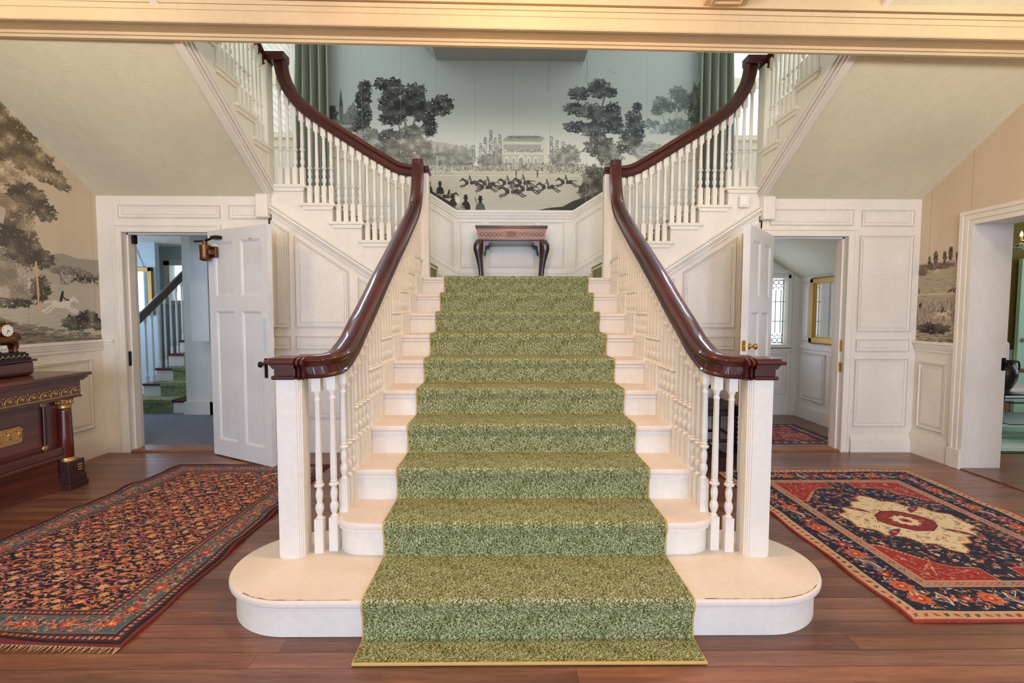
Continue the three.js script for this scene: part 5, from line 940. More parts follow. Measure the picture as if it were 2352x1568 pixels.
// ---------------------------------------------------------------- sideboard (front faces +x; local x runs away from the camera)
{
  const c = thing('sideboard', 'reddish mahogany empire sideboard with gilt frieze and column against the papered wall', 'sideboard', null, [XL + 0.03, 0, -4.05]);
  c.rotation.y = Math.PI / 2;
  const L = 1.9, D = 0.5;                                   // local x from -L to 0, z from 0 (wall) to D (front)
  const P = (n, g, m, o) => part(c, n, g, m, o);
  P('top', [rbox(-L - 0.03, 0.03, 0.865, 0.892, 0, D + 0.06, 0.006), rbox(-L - 0.012, 0.012, 0.845, 0.866, 0.01, D + 0.04, 0.005), rbox(-L, 0.0, 0.83, 0.846, 0.01, D + 0.025, 0.004)], M.walnut);
  P('frieze', [rbox(-L + 0.02, -0.02, 0.705, 0.832, 0.01, D + 0.005, 0.004), rbox(-L + 0.015, -0.015, 0.7, 0.712, 0.01, D + 0.012, 0.003)], M.walnut);
  for (let k = 0; k < 20; k++) {                            // gilt arches with palmettes
    const x = -0.075 - k * 0.087, z = D + 0.007;
    const arch = new THREE.TorusGeometry(0.037, 0.0045, 6, 20, Math.PI); arch.translate(x, 0.742, z);
    const pal = []; for (let a = 0; a < 5; a++) { const t = -0.9 + a * 0.45, q = new THREE.SphereGeometry(0.006, 6, 5); q.scale(0.7, 2.2, 0.6); q.translate(0, 0.016, 0); q.rotateZ(-t); q.translate(x, 0.742, z); pal.push(q); }
    P('gilt_arch', [arch, ...pal, box(x - 0.0395, x - 0.0345, 0.728, 0.744, z - 0.004, z + 0.004), ball(0.006, x + 0.0435, 0.782, z, 1, 1, 0.7, 8)], M.gilt, { label: 'gilt arch with palmette' });
  }
  P('gilt_line', box(-L + 0.03, -0.03, 0.722, 0.728, D + 0.002, D + 0.01), M.gilt);
  P('body', rbox(-L + 0.05, -0.04, 0.3, 0.705, 0.01, D - 0.085, 0.004), M.walnut);
  P('lower_rail', [rbox(-L + 0.05, -0.13, 0.27, 0.33, D - 0.16, D - 0.045, 0.006), rbox(-L + 0.05, -0.13, 0.24, 0.272, D - 0.16, D - 0.03, 0.01)], M.walnut);
  const fp = panelGeo(rect(-1.62, -0.22, 0.335, 0.695), [[0, 0], [0.006, 0.01], [0.03, 0.012], [0.034, 0.004], [0.038, 0.004]]); fp.translate(0, 0, D - 0.085); P('front_panel', fp, M.walnut);
  for (const x of [-0.265, -1.575]) P('reeded_strip', [bar([x, 0.37, D - 0.07], [x, 0.66, D - 0.07], 0.013, 12), bar([x + 0.016, 0.37, D - 0.075], [x + 0.016, 0.66, D - 0.075], 0.006, 8)], M.walnutDark);
  for (const x of [-0.265, -1.575]) for (const y of [0.352, 0.678]) { const r = lathe([[0, 0.012], [0.008, 0.011], [0.011, 0.006], [0.019, 0.009], [0.022, 0.004], [0.024, 0]], 20); r.rotateX(Math.PI / 2); r.translate(x, y, D - 0.073); P('rosette', r, M.gilt, { label: 'gilt rosette' }); }
  // gilt plaque with a frieze of putti
  const put = [];
  for (let k = 0; k < 9; k++) { const x = -0.47 - k * 0.075, y = 0.5 + rr(-0.005, 0.008); put.push(ball(0.011, x, y + 0.032, D - 0.064, 1, 1, 0.6, 8), ball(0.016, x + 0.004, y + 0.008, D - 0.065, 0.8, 1.4, 0.5, 8)); for (const t of [-0.8, 0.8, 2.4, -2.4]) put.push(bar([x + 0.003, y + (Math.abs(t) > 2 ? -0.008 : 0.018), D - 0.066], [x + 0.003 + Math.sin(t) * 0.036, y + (Math.abs(t) > 2 ? -0.008 : 0.018) + Math.cos(t) * 0.028, D - 0.066], 0.0055, 6)); }
  P('gilt_plaque', [rbox(-1.16, -0.45, 0.445, 0.56, D - 0.076, D - 0.066, 0.003), ...panel4(-1.16, -0.45, 0.445, 0.56, D - 0.066), ...put], M.gilt, { label: 'gilt plaque with a frieze of figures' });
  for (const x of [-0.1, -L + 0.1]) {
    P('column', lathe([[0.0, 0.235], [0.047, 0.235], [0.046, 0.4], [0.042, 0.6], [0.041, 0.628], [0, 0.628]], 28).translate(x, 0, D - 0.06), M.column);
    P('capital', [lathe([[0.041, 0.622], [0.047, 0.626], [0.042, 0.632], [0.044, 0.65], [0.052, 0.678], [0.056, 0.684], [0.056, 0.7], [0, 0.7]], 24).translate(x, 0, D - 0.06), ...[...Array(12)].map((_, k) => { const a = k / 12 * 6.283; return ball(0.008, x + Math.cos(a) * 0.049, 0.668, D - 0.06 + Math.sin(a) * 0.049, 1, 2.2, 1, 6); })], M.gilt, { label: 'gilt capital' });
    P('column_base', lathe([[0.06, 0.214], [0.058, 0.222], [0.05, 0.226], [0.053, 0.236], [0.047, 0.242], [0.0, 0.242]], 24).translate(x, 0, D - 0.06), M.gilt, { label: 'gilt ring base' });
    P('corner_block', [rbox(x - 0.075, x + 0.075, 0.1, 0.216, D - 0.14, D + 0.015, 0.004), rbox(x - 0.082, x + 0.082, 0.045, 0.102, D - 0.15, D + 0.022, 0.004), rbox(x - 0.09, x + 0.09, 0, 0.046, D - 0.16, D + 0.03, 0.006)], M.walnutDark);
    const orn = []; for (let k = 0; k < 9; k++) orn.push(ball(0.007, x + 0.03 + (k % 3) * 0.014 - 0.014, 0.135 + Math.floor(k / 3) * 0.02, D + 0.016, 1, 1, 0.5, 6)); P('gilt_mount', orn, M.gilt, { label: 'small gilt mount' });
    P('pilaster', rbox(x - 0.05, x + 0.05, 0.21, 0.705, 0.02, D - 0.11, 0.004), M.walnut);
  }
  // concave plinth between the blocks
  const pl = new THREE.Shape(); pl.moveTo(-L + 0.18, -(D - 0.06)); pl.quadraticCurveTo(-L / 2, -(D - 0.34), -0.18, -(D - 0.06)); pl.lineTo(-0.18, -0.02); pl.lineTo(-L + 0.18, -0.02); pl.closePath();
  const p1 = slab(pl, 0.05, 0.24, 0, 30); P('plinth', p1, M.walnut); const p2 = slab(pl, 0.0, 0.06, 0, 30); p2.scale(1, 1, 1.06); P('plinth_foot', p2, M.walnut);
  P('upper_box', [rbox(-L + 0.28, -0.19, 0.892, 1.005, 0.02, D - 0.18, 0.03, 4), rbox(-L + 0.27, -0.18, 0.995, 1.012, 0.02, D - 0.17, 0.005)], M.walnut);
}
function panel4(x0, x1, y0, y1, z) { return [box(x0, x1, y0, y0 + 0.008, z, z + 0.004), box(x0, x1, y1 - 0.008, y1, z, z + 0.004), box(x0, x0 + 0.008, y0, y1, z, z + 0.004), box(x1 - 0.008, x1, y0, y1, z, z + 0.004)]; }
// ---------------------------------------------------------------- mantel clock on the sideboard
function blobGeo(bones, lo, hi, res) {
  const size = Math.max(hi[0] - lo[0], hi[1] - lo[1], hi[2] - lo[2]), mid = lo.map((v, i) => (v + hi[i]) / 2);
  const mc = new MarchingCubes(res, M.bronze, false, false, 120000); mc.isolation = 0; mc.field.fill(-1);
  const A = bones.map(([a, b, r0, r1]) => [V3(...a), V3(...b), r0, r1]);
  for (let z = 1; z < res - 1; z++) for (let y = 1; y < res - 1; y++) for (let x = 1; x < res - 1; x++) {
    const p = V3(mid[0] + (x / (res / 2) - 1) * size / 2, mid[1] + (y / (res / 2) - 1) * size / 2, mid[2] + (z / (res / 2) - 1) * size / 2);
    let d = 1e3; const k = 0.012;
    for (const [a, b, r0, r1] of A) { const ab = b.clone().sub(a), t = Math.min(1, Math.max(0, p.clone().sub(a).dot(ab) / Math.max(ab.lengthSq(), 1e-9))); const q = p.distanceTo(a.clone().addScaledVector(ab, t)) - (r0 + (r1 - r0) * t); const h = Math.max(k - Math.abs(d - q), 0) / k; d = Math.min(d, q) - h * h * k / 4; }
    mc.field[x + y * res + z * res * res] = -d;
  }
  mc.update();
  const g = new THREE.BufferGeometry(), n = mc.count;
  g.setAttribute('position', new THREE.Float32BufferAttribute(mc.positionArray.slice(0, n * 3), 3)); g.setAttribute('normal', new THREE.Float32BufferAttribute(mc.normalArray.slice(0, n * 3), 3));
  g.scale(size / 2, size / 2, size / 2); g.translate(...mid); return g;
}
{
  const c = thing('mantel_clock', 'bronze clock with white dial carried by a standing lion on the sideboard', 'clock', null, [-3.62, 1.012, -3.63]);
  c.rotation.y = Math.PI / 2;
  part(c, 'plinth', [rbox(-0.17, 0.13, 0.0, 0.02, -0.06, 0.06, 0.003), rbox(-0.16, 0.12, 0.018, 0.05, -0.052, 0.052, 0.003), rbox(-0.15, 0.105, 0.048, 0.06, -0.047, 0.047, 0.003)], M.darkOak, { label: 'dark stepped base' });
  const gar = []; for (let k = 0; k < 7; k++) { const t = new THREE.TorusGeometry(0.018, 0.0022, 5, 12, Math.PI); t.rotateZ(Math.PI); t.translate(-0.135 + k * 0.04, 0.044, 0.053); gar.push(t); } part(c, 'garland', gar, M.gilt);
  const leg = (x, z, f) => [[[x, 0.135, z], [x + f, 0.105, z], 0.02, 0.015], [[x + f, 0.105, z], [x, 0.068, z], 0.014, 0.011], [[x, 0.068, z], [x + 0.016, 0.064, z], 0.011, 0.009]];
  const lion = blobGeo([[[-0.075, 0.148, 0], [0.045, 0.152, 0], 0.033, 0.036], [[0.045, 0.155, 0], [0.075, 0.17, 0], 0.038, 0.034], [[0.08, 0.165, 0], [0.108, 0.158, 0], 0.026, 0.017], ...leg(0.05, 0.02, 0.008), ...leg(0.062, -0.02, -0.004), ...leg(-0.075, 0.02, -0.012), ...leg(-0.062, -0.02, -0.004), [[-0.1, 0.15, 0], [-0.125, 0.115, 0.005], 0.009, 0.007], [[-0.125, 0.115, 0.005], [-0.13, 0.085, 0.01], 0.007, 0.01]], [-0.15, 0.05, -0.08], [0.13, 0.22, 0.08], 56);
  part(c, 'lion', lion, M.bronze);
  const dr = lathe([[0, -0.03], [0.045, -0.03], [0.05, -0.02], [0.05, 0.018], [0.047, 0.026], [0.042, 0.027], [0, 0.022]], 32); dr.rotateX(Math.PI / 2); dr.translate(-0.005, 0.218, 0);
  part(c, 'drum', [dr, ball(0.014, -0.005, 0.275, 0), ball(0.02, -0.045, 0.255, 0), ball(0.016, 0.04, 0.258, 0)], M.bronze);
  const d = part(c, 'dial', cyl(0.041, 0.041, 0.004, 0, 0, 0, 32).rotateX(Math.PI / 2).translate(-0.005, 0.218, 0.025), M.dial, { label: 'white enamel dial' });
  part(d, 'hands', [bar([-0.005, 0.218, 0.031], [0.012, 0.213, 0.031], 0.0016, 6), bar([-0.005, 0.218, 0.031], [-0.012, 0.2, 0.031], 0.0013, 6), ball(0.004, -0.005, 0.218, 0.031)], M.darkMetal, { label: 'dark clock hands' });
  part(d, 'hour_marks', [...Array(12)].map((_, k) => { const a = k / 12 * 6.283; return box(-0.001, 0.001, 0.029, 0.036, 0, 0.001).rotateZ(a).translate(-0.005, 0.218, 0.0295); }), M.darkMetal);
}
// ---------------------------------------------------------------- console table on the landing
{
  const t = thing('console_table', 'carved mahogany console table with cabriole legs and fret apron on the landing', 'table', null, [-0.042, 1.713, -5.85]);
  const hw = 0.4;
  part(t, 'top', [rbox(-hw, hw, 0.585, 0.603, -0.2, 0.17, 0.006), rbox(-hw + 0.004, hw - 0.004, 0.572, 0.587, -0.2, 0.166, 0.005)], M.walnutDark);
  const ap = prism([[-hw + 0.035, 0.455], [hw - 0.035, 0.455], [hw - 0.028, 0.5], [hw - 0.01, 0.572], [-hw + 0.01, 0.572], [-hw + 0.028, 0.5]], -0.19, 0.145);
  part(t, 'apron', ap, M.satin);
  part(t, 'apron_edge', [rbox(-hw + 0.03, hw - 0.03, 0.442, 0.457, -0.19, 0.152, 0.004), box(-hw + 0.04, hw - 0.04, 0.425, 0.445, -0.17, 0.1)], M.walnutDark);
  const fr = []; for (let k = -2; k <= 2; k++) { fr.push(bar([k * 0.022 - 0.03, 0.472, 0.146], [k * 0.022 + 0.03, 0.542, 0.146], 0.003, 6), bar([k * 0.022 + 0.03, 0.472, 0.146], [k * 0.022 - 0.03, 0.542, 0.146], 0.003, 6)); }
  for (const s of [-1, 1]) { const wv = []; for (let k = 0; k <= 24; k++) wv.push([s * (0.075 + k * 0.0115), 0.507 + 0.02 * Math.sin(k * 0.8), 0.146]); fr.push(tube(wv, 0.0025, 60, 5)); fr.push(tube(wv.map(([a, b, c]) => [a, 1.014 - b, c]), 0.0025, 60, 5)); }
  part(t, 'fretwork', fr, M.walnutDark, { label: 'dark carved fret' });
  for (const [sx, z] of [[-1, 0.12], [1, 0.12], [-1, -0.16], [1, -0.16]]) {
    const pts = curve([[0, 0.45, 0], [-0.024, 0.4, 0.012], [-0.03, 0.34, 0.014], [-0.018, 0.26, 0.008], [-0.004, 0.16, 0], [0.004, 0.06, -0.004], [-0.006, 0.012, 0.004], [-0.012, 0.0, 0.01]], 40), rs = [0.046, 0.05, 0.044, 0.033, 0.024, 0.02, 0.026, 0.026];
    const pos = [], idx = [], m = 12;
    pts.forEach((p, i) => { const f = i / (pts.length - 1) * 7, k = Math.min(6, Math.floor(f)), r = rs[k] + (rs[k + 1] - rs[k]) * (f - k); for (let j = 0; j < m; j++) { const a = j / m * 6.283; const sq = 1 / Math.max(Math.abs(Math.cos(a)), Math.abs(Math.sin(a))) * 0.35 + 0.65; pos.push(p.x + Math.cos(a) * r * sq, p.y, p.z + Math.sin(a) * r * 0.8 * sq); } });
    for (let i = 0; i < pts.length - 1; i++) for (let j = 0; j < m; j++) { const a = i * m + j, b = i * m + (j + 1) % m; idx.push(a, b, a + m, b, b + m, a + m); }
    const g = new THREE.BufferGeometry(); g.setAttribute('position', new THREE.Float32BufferAttribute(pos, 3)); g.setIndex(idx); g.computeVertexNormals();
    let G = strip(g); if (sx > 0) G = mirrorX(G); G.translate(sx * (hw - 0.055), 0, z);
    const l = part(t, 'leg', [G], M.walnutDark);
    if (z > 0) { const cv = []; for (let k = 0; k < 6; k++) cv.push(ball(0.009, sx * (hw - 0.055 + 0.012 - k * 0.001), 0.4 - k * 0.024, z + 0.04 - k * 0.0045, 0.8, 1.5, 0.6, 8), ball(0.006, sx * (hw - 0.035), 0.39 - k * 0.02, z + 0.035 - k * 0.004, 1, 1.6, 0.6, 6)); part(l, 'carving', cv, M.walnutDark); }
    const br = [[0, 0], [0.1, 0], [0.096, -0.02], [0.07, -0.024], [0.066, -0.05], [0.03, -0.062], [0.022, -0.12], [0, -0.14]].map(([a, b]) => [-sx * a, b]);
    const bg = prism(sx > 0 ? br : br, -0.015, 0.015, 0.004); bg.translate(sx * (hw - 0.085), 0.44, z + (z > 0 ? 0.012 : 0)); part(t, 'bracket', bg, M.walnutDark);
  }
}
// ---------------------------------------------------------------- low platform and carved chair behind the balusters
{
  const p = thing('low_platform', 'low dark wooden platform behind the balusters under the carved chair', 'platform');
  part(p, 'deck', rbox(1.0, 1.84, 0.11, 0.128, -4.9, -4.27, 0.004), M.plinth);
  part(p, 'skirt', [box(1.01, 1.83, 0, 0.11, -4.9, -4.285)], M.plinth);
  const c = thing('carved_chair', 'black carved wooden chair with twisted uprights behind the balusters', 'chair', null, [1.72, 0.128, -4.62]);
  const tw = (x, y0, y1, z, r) => { const g = new THREE.CylinderGeometry(r, r, y1 - y0, 10, 40), q = g.attributes.position; for (let i = 0; i < q.count; i++) { const y = q.getY(i), a = Math.atan2(q.getZ(i), q.getX(i)), rad = Math.hypot(q.getX(i), q.getZ(i)); const k = rad < 1e-4 ? 0 : r * (0.8 + 0.3 * Math.cos(2 * (a - y * 70))); q.setX(i, Math.cos(a) * k); q.setZ(i, Math.sin(a) * k); } g.translate(x, (y0 + y1) / 2, z); g.computeVertexNormals(); return g; };
  for (const s of [-1, 1]) part(c, 'upright', [tw(s * 0.2, 0.42, 0.82, -0.2, 0.022), ball(0.026, s * 0.2, 0.84, -0.2), box(s * 0.2 - 0.022, s * 0.2 + 0.022, 0, 0.43, -0.222, -0.178)], M.darkOak);
  part(c, 'seat', [rbox(-0.24, 0.24, 0.38, 0.425, -0.23, 0.22, 0.012), rbox(-0.225, 0.225, 0.33, 0.385, -0.21, 0.2, 0.006)], M.darkOak);
  for (const s of [-1, 1]) part(c, 'leg', [tw(s * 0.2, 0.08, 0.33, 0.18, 0.022), box(s * 0.2 - 0.022, s * 0.2 + 0.022, 0, 0.085, 0.158, 0.202)], M.darkOak);
  part(c, 'stretcher', [bar([-0.2, 0.11, 0.18], [0.2, 0.11, 0.18], 0.013), bar([-0.2, 0.11, -0.2], [0.2, 0.11, -0.2], 0.013), bar([-0.2, 0.14, -0.2], [-0.2, 0.14, 0.18], 0.013), bar([0.2, 0.14, -0.2], [0.2, 0.14, 0.18], 0.013)], M.darkOak);
  const cr = [rbox(-0.2, 0.2, 0.7, 0.74, -0.215, -0.185, 0.008), rbox(-0.2, 0.2, 0.52, 0.55, -0.215, -0.185, 0.006)]; for (let k = 0; k < 9; k++) { const tq = new THREE.TorusGeometry(0.022, 0.007, 6, 14); tq.translate(-0.16 + k * 0.04, 0.77 + 0.02 * Math.sin(k / 8 * 3.14), -0.2); cr.push(tq); const t2 = new THREE.TorusGeometry(0.02, 0.006, 6, 14); t2.translate(-0.16 + k * 0.04, 0.63 + 0.02 * (k % 2), -0.2); cr.push(t2); }
  part(c, 'carved_back', cr, M.darkOak);
}
// ---------------------------------------------------------------- hall lamp above the frame; two side lamps added to lift walls and soffits
for (const [x, z, I, col, lab] of [[0.02, -2.2, LAMP, 0xffc48a, 'frosted globe lamp hanging over the bottom step'], [-2.95, -2.0, ADDED_SIDE_LAMP, 0xffedc4, 'added unseen globe lamp over the blossom rug'], [2.95, -2.0, ADDED_SIDE_LAMP, 0xffedc4, 'added unseen globe lamp over the medallion rug']]) {
  const l = thing('ceiling_lamp', lab, 'lamp', 'hall globe lamps');
  part(l, 'canopy', cyl(0.07, 0.05, 0.03, x, 3.47, z), M.brass);
  part(l, 'stem', bar([x, 3.05, z], [x, 3.48, z], 0.008), M.brass);
  part(l, 'globe', ball(0.11, x, 2.96, z, 1, 1, 1, 24), M.bulb);
  const p = new THREE.PointLight(col, I, 0, 2); p.position.set(x, 2.96, z); p.castShadow = true; p.shadow.radius = 6; p.name = 'lamp_light'; scene.add(p);
}

// ---------------------------------------------------------------- back stairs hall behind the left doorway
{
  const f = struct('floor', 'grey carpeted floor of the back stairs hall', 'floor');
  part(f, 'carpet', box(-7.4, -2.36, -0.2, 0.012, -9.2, ZD - WT), M.greyCarpet);
  const w = struct('wall_back_hall', 'pale blue walls of the back stairs hall', 'wall');
  part(w, 'wall_section', box(-7.5, -7.4, -0.1, 2.6, -9.2, -4.9), M.blueWall);
  part(w, 'wall_section', box(-7.4, -3.95, -0.1, 2.6, ZD - WT - 0.1, ZD - WT), M.blueWall).visible = true;
  part(w, 'wall_section', [box(-7.4, -5.98, -0.1, 2.6, -9.2, -9.05), box(-5.5, -2.3, -0.1, 2.6, -9.2, -9.05), box(-5.98, -5.5, -0.1, 1.55, -9.2, -9.05), box(-5.98, -5.5, 2.18, 2.6, -9.2, -9.05)], M.blueWall);
  part(w, 'wall_section', box(-7.4, -5.78, -0.1, 2.6, -8.5, -8.4), M.blueWall);
  part(w, 'stair_end_wall', box(-4.3, -3.86, 0, 2.6, -9.05, -6.72), M.white);
  part(w, 'wall_section', box(-3.86, -2.36, 0, 2.6, -6.95, -6.85), M.blueWall);
  part(w, 'wall_section', box(-2.46, -2.36, 0, 2.6, -9.1, ZD - WT), M.blueWall);
  part(w, 'door_casing', [box(-3.98, -3.87, 0, 2.5, -6.72, -6.69), box(-3.87, -3.83, 0, 2.5, -6.86, -6.7)], M.white);
  part(w, 'baseboard', [box(-4.32, -3.85, 0, 0.18, -6.72, -6.69), box(-3.86, -2.5, 0, 0.18, -6.85, -6.83), box(-7.4, -5.78, 0, 0.16, -8.4, -8.38)], M.white);
  const c = struct('ceiling', 'white ceiling of the back stairs hall', 'ceiling');
  part(c, 'plaster', box(-7.5, -2.3, 2.47, 2.6, -9.2, ZD - WT), M.ceiling);
  const win = struct('window_6', 'small window at the end of the back stairs hall', 'window');
  part(win, 'window_frame', [box(-6.06, -5.96, 1.5, 2.24, -9.06, -9.02), box(-5.52, -5.42, 1.5, 2.24, -9.06, -9.02), box(-6.06, -5.42, 2.16, 2.26, -9.06, -9.02), box(-6.1, -5.38, 1.48, 1.55, -9.06, -9.0), box(-5.98, -5.5, 1.85, 1.88, -9.14, -9.1)], M.white);
  part(win, 'pane', box(-5.98, -5.5, 1.55, 2.18, -9.122, -9.119), M.glass);
  // stairs
  const st = thing('back_stairs', 'narrow back stairs with red brown treads and a dark green runner', 'stairs');
  const x0 = -5.1, x1 = -4.31, r = 0.185, run2 = 0.27, z0 = -6.8;
  for (let k = 1; k <= 9; k++) {
    const y = k * r, z = z0 - (k - 1) * run2, xr = k === 1 ? x1 : x1;
    part(st, 'tread', rbox(x0 - 0.04, xr, y - 0.03, y, z - run2 - 0.03, z + 0.025, 0.006), M.mahogany);
    part(st, 'riser', box(x0, xr, y - r, y - 0.03, z - 0.03, z), M.white);
    const rx0 = k === 1 ? x0 + 0.0 : x0 + 0.24 + (k > 4 ? 0.0 : 0), rx1 = k === 1 ? x1 - 0.22 : x1 - 0.02;
    if (k <= 4) part(st, 'runner', [box(rx0, rx1, y - r, y - 0.02, z - 0.0, z + 0.012), box(rx0, rx1, y, y + 0.012, z - run2, z + 0.034), box(rx0, rx1, y - 0.035, y + 0.01, z + 0.02, z + 0.036)], M.carpet, { label: 'dark green runner' });
  }
  const bl = thing('back_stair_balustrade', 'thin white balusters and dark rail on the back stairs', 'balustrade');
  for (let k = 2; k <= 9; k++) for (const j of [0.04, 0.175]) { const z = z0 - (k - 1) * run2 - j, y = k * r; const top = 1.02 + (-(z - z0)) * (r / run2) * 0.98 + 0.06; const m = shade(new THREE.Mesh(slim(top - y), M.white)); m.name = 'baluster'; m.position.set(x0 + 0.03, y, z); bl.add(m); }
  part(bl, 'handrail', sweep(curve([[x0 + 0.03, 1.08, z0 - 0.0], [x0 + 0.03, 1.08 + 1.2 * 0.672, z0 - 1.2], [x0 + 0.03, 1.08 + 2.3 * 0.672, z0 - 2.3]], 10), RAIL.map(([a, b]) => [a * 0.75, b * 0.8])), M.walnutDark, { keepUV: true });
  const mr = thing('wall_mirror', 'gold framed mirror hung by wires in the back stairs hall', 'mirror');
  const F = (a, b, c2, d) => part(mr, 'frame', rbox(a, b, c2, d, -8.4, -8.36, 0.008), M.oldGold);
  F(-6.6, -5.82, 2.0, 2.07); F(-6.6, -5.82, 1.3, 1.37); F(-5.89, -5.82, 1.3, 2.07); F(-6.6, -6.53, 1.3, 2.07);
  part(mr, 'mirror_glass', box(-6.53, -5.89, 1.37, 2.0, -8.4, -8.385), M.mirror);
  part(mr, 'wire', [bar([-6.1, 2.45, -8.395], [-5.95, 2.07, -8.385], 0.003, 6), bar([-6.12, 2.45, -8.395], [-6.25, 2.07, -8.385], 0.003, 6)], M.darkMetal);
}
function slim(h) { return metric(merge([box(-0.014, 0.014, 0, 0.1, -0.014, 0.014), toCreasedNormals(lathe([[0, 0.1], [0.014, 0.1], [0.01, 0.12], [0.015, 0.18], [0.016, 0.3], [0.012, h - 0.2], [0.016, h - 0.19], [0.012, h - 0.17], [0.013, h - 0.08], [0, h - 0.08]], 10), 0.9), box(-0.014, 0.014, h - 0.09, h, -0.014, 0.014)])); }
// ---------------------------------------------------------------- entry vestibule behind the right doorway
{
  const f = struct('floor', 'dark board floor of the entry vestibule', 'floor');
  part(f, 'boards', box(2.2, 3.8, -0.2, 0.0, -6.95, ZD - WT), M.floor[2]);
  const VX = 3.76, VZ = -6.75, wx0 = 3.37, wx1 = 3.63, wy0 = 0.93, wy1 = 1.83;
  const w = struct('wall_vestibule', 'cream panelled walls of the entry vestibule', 'wall');
  part(w, 'wall_section', [box(2.2, wx0, -0.1, 2.6, VZ - 0.15, VZ), box(wx1, VX + 0.1, -0.1, 2.6, VZ - 0.15, VZ), box(wx0, wx1, -0.1, wy0, VZ - 0.15, VZ), box(wx0, wx1, wy1, 2.6, VZ - 0.15, VZ)], M.white);
  part(w, 'wall_section', box(VX, VX + 0.1, -0.1, 2.5, VZ, ZD - WT), M.white);
  part(w, 'wall_section', box(2.2, 2.3, -0.1, 2.6, VZ, ZD - WT), M.white);
  part(w, 'panel', onBack(panelGeo(rect(3.33, 3.63, 0.28, 0.82)), VZ), M.white);
  part(w, 'trim', [box(3.68, VX, 0, 1.9, VZ, VZ + 0.02), box(3.2, VX, 0.86, 0.9, VZ, VZ + 0.03), box(3.2, 3.7, 1.88, 1.93, VZ, VZ + 0.025), box(3.27, 3.3, 0.9, 2.1, VZ, VZ + 0.02), box(wx1 + 0.02, wx1 + 0.045, 0.9, 1.9, VZ, VZ + 0.02)], M.white);
  const R = (g, n = 'panel') => part(w, n, onRight(g, VX), M.white);
  R(panelGeo(rect(-6.62, -6.12, 0.25, 0.86))); R(panelGeo(rect(-6.02, -5.5, 0.25, 0.86)));
  R(merge(rail(VZ, ZD - WT, [[0, 0.16, 0.02], [0.9, 0.95, 0.012]])), 'wainscot_rail'); R(panelGeo(rect(-6.62, -6.45, 1.0, 1.75)));
  const c = struct('ceiling', 'grey sloping ceiling over the entry vestibule', 'ceiling');
  part(c, 'plaster', prism([[3.86, 1.82 - 0.62 * 0.1], [2.74, 2.452], [2.2, 2.452], [2.2, 2.55], [3.86, 2.55]], VZ, ZD - WT), M.plaster);
  const win = struct('window_7', 'narrow leaded glass window in the entry vestibule', 'window');
  part(win, 'window_frame', [box(wx0 - 0.03, wx0 + 0.012, wy0 - 0.03, wy1 + 0.03, VZ - 0.03, VZ + 0.018), box(wx1 - 0.012, wx1 + 0.03, wy0 - 0.03, wy1 + 0.03, VZ - 0.03, VZ + 0.018), box(wx0 - 0.03, wx1 + 0.03, wy1 - 0.012, wy1 + 0.03, VZ - 0.03, VZ + 0.018), box(wx0 - 0.04, wx1 + 0.04, wy0 - 0.04, wy0 + 0.012, VZ - 0.03, VZ + 0.03)], M.white);
  part(win, 'pane', box(wx0, wx1, wy0, wy1, VZ - 0.082, VZ - 0.078), M.glass);
  const z = VZ - 0.074, a = wx0 + 0.025, b = wx1 - 0.025, lead = [], cxs = [0, 1, 2].map((k) => a + 0.035 + k * (b - a - 0.07) / 2);
  const lb = (p, q) => lead.push(bar([p[0], p[1], z], [q[0], q[1], z], 0.0035, 6));
  for (const x of [a, b]) lb([x, wy0 + 0.02], [x, wy1 - 0.02]);
  for (const y of [wy0 + 0.03, wy0 + 0.32, wy0 + 0.58, wy1 - 0.03]) lb([wx0, y], [wx1, y]);
  for (const x of cxs) { lb([x + 0.0, wy0 + 0.16], [x, wy1 - 0.16]); for (const y of [wy0 + 0.065, wy1 - 0.065]) { const t = new THREE.TorusGeometry(0.031, 0.0035, 6, 20); t.translate(x, y, z); lead.push(t); } for (const [y, s] of [[wy0 + 0.15, 1], [wy1 - 0.15, -1]]) { const t = new THREE.TorusGeometry(0.031, 0.003, 6, 14, Math.PI); if (s > 0) t.rotateZ(Math.PI); t.translate(x, y, z); lead.push(t); } }
  part(win, 'lead_came', lead, M.lead, { label: 'dark lead cames with circles' });
  const gp = struct('window_8', 'plain glazed light of the entry door in the vestibule', 'window');
  part(gp, 'window_frame', [box(2.66, 3.22, 0.86, 0.9, VZ, VZ + 0.03), box(2.66, 3.22, 1.82, 1.86, VZ, VZ + 0.03), box(2.66, 2.7, 0.86, 1.86, VZ, VZ + 0.03), box(3.18, 3.22, 0.86, 1.86, VZ, VZ + 0.03)], M.white);
  part(gp, 'pane', box(2.7, 3.18, 0.9, 1.82, VZ, VZ + 0.006), M.glass);
  const m = thing('wall_mirror', 'mirror in a wide gold frame on the vestibule wall', 'mirror');
  const F = (y0, y1, z0, z1) => part(m, 'frame', [rbox(VX - 0.035, VX, y0, y1, z0, z1, 0.01), rbox(VX - 0.05, VX - 0.02, y0 + 0.012, y1 - 0.012, z0 + 0.012, z1 - 0.012, 0.01)], M.oldGold);
  F(0.98, 1.07, -6.43, -5.35); F(1.72, 1.8, -6.43, -5.35); F(0.98, 1.8, -6.43, -6.33); F(0.98, 1.8, -5.45, -5.35);
  part(m, 'mirror_glass', box(VX - 0.02, VX - 0.005, 1.06, 1.73, -6.34, -5.44), M.mirror);
}
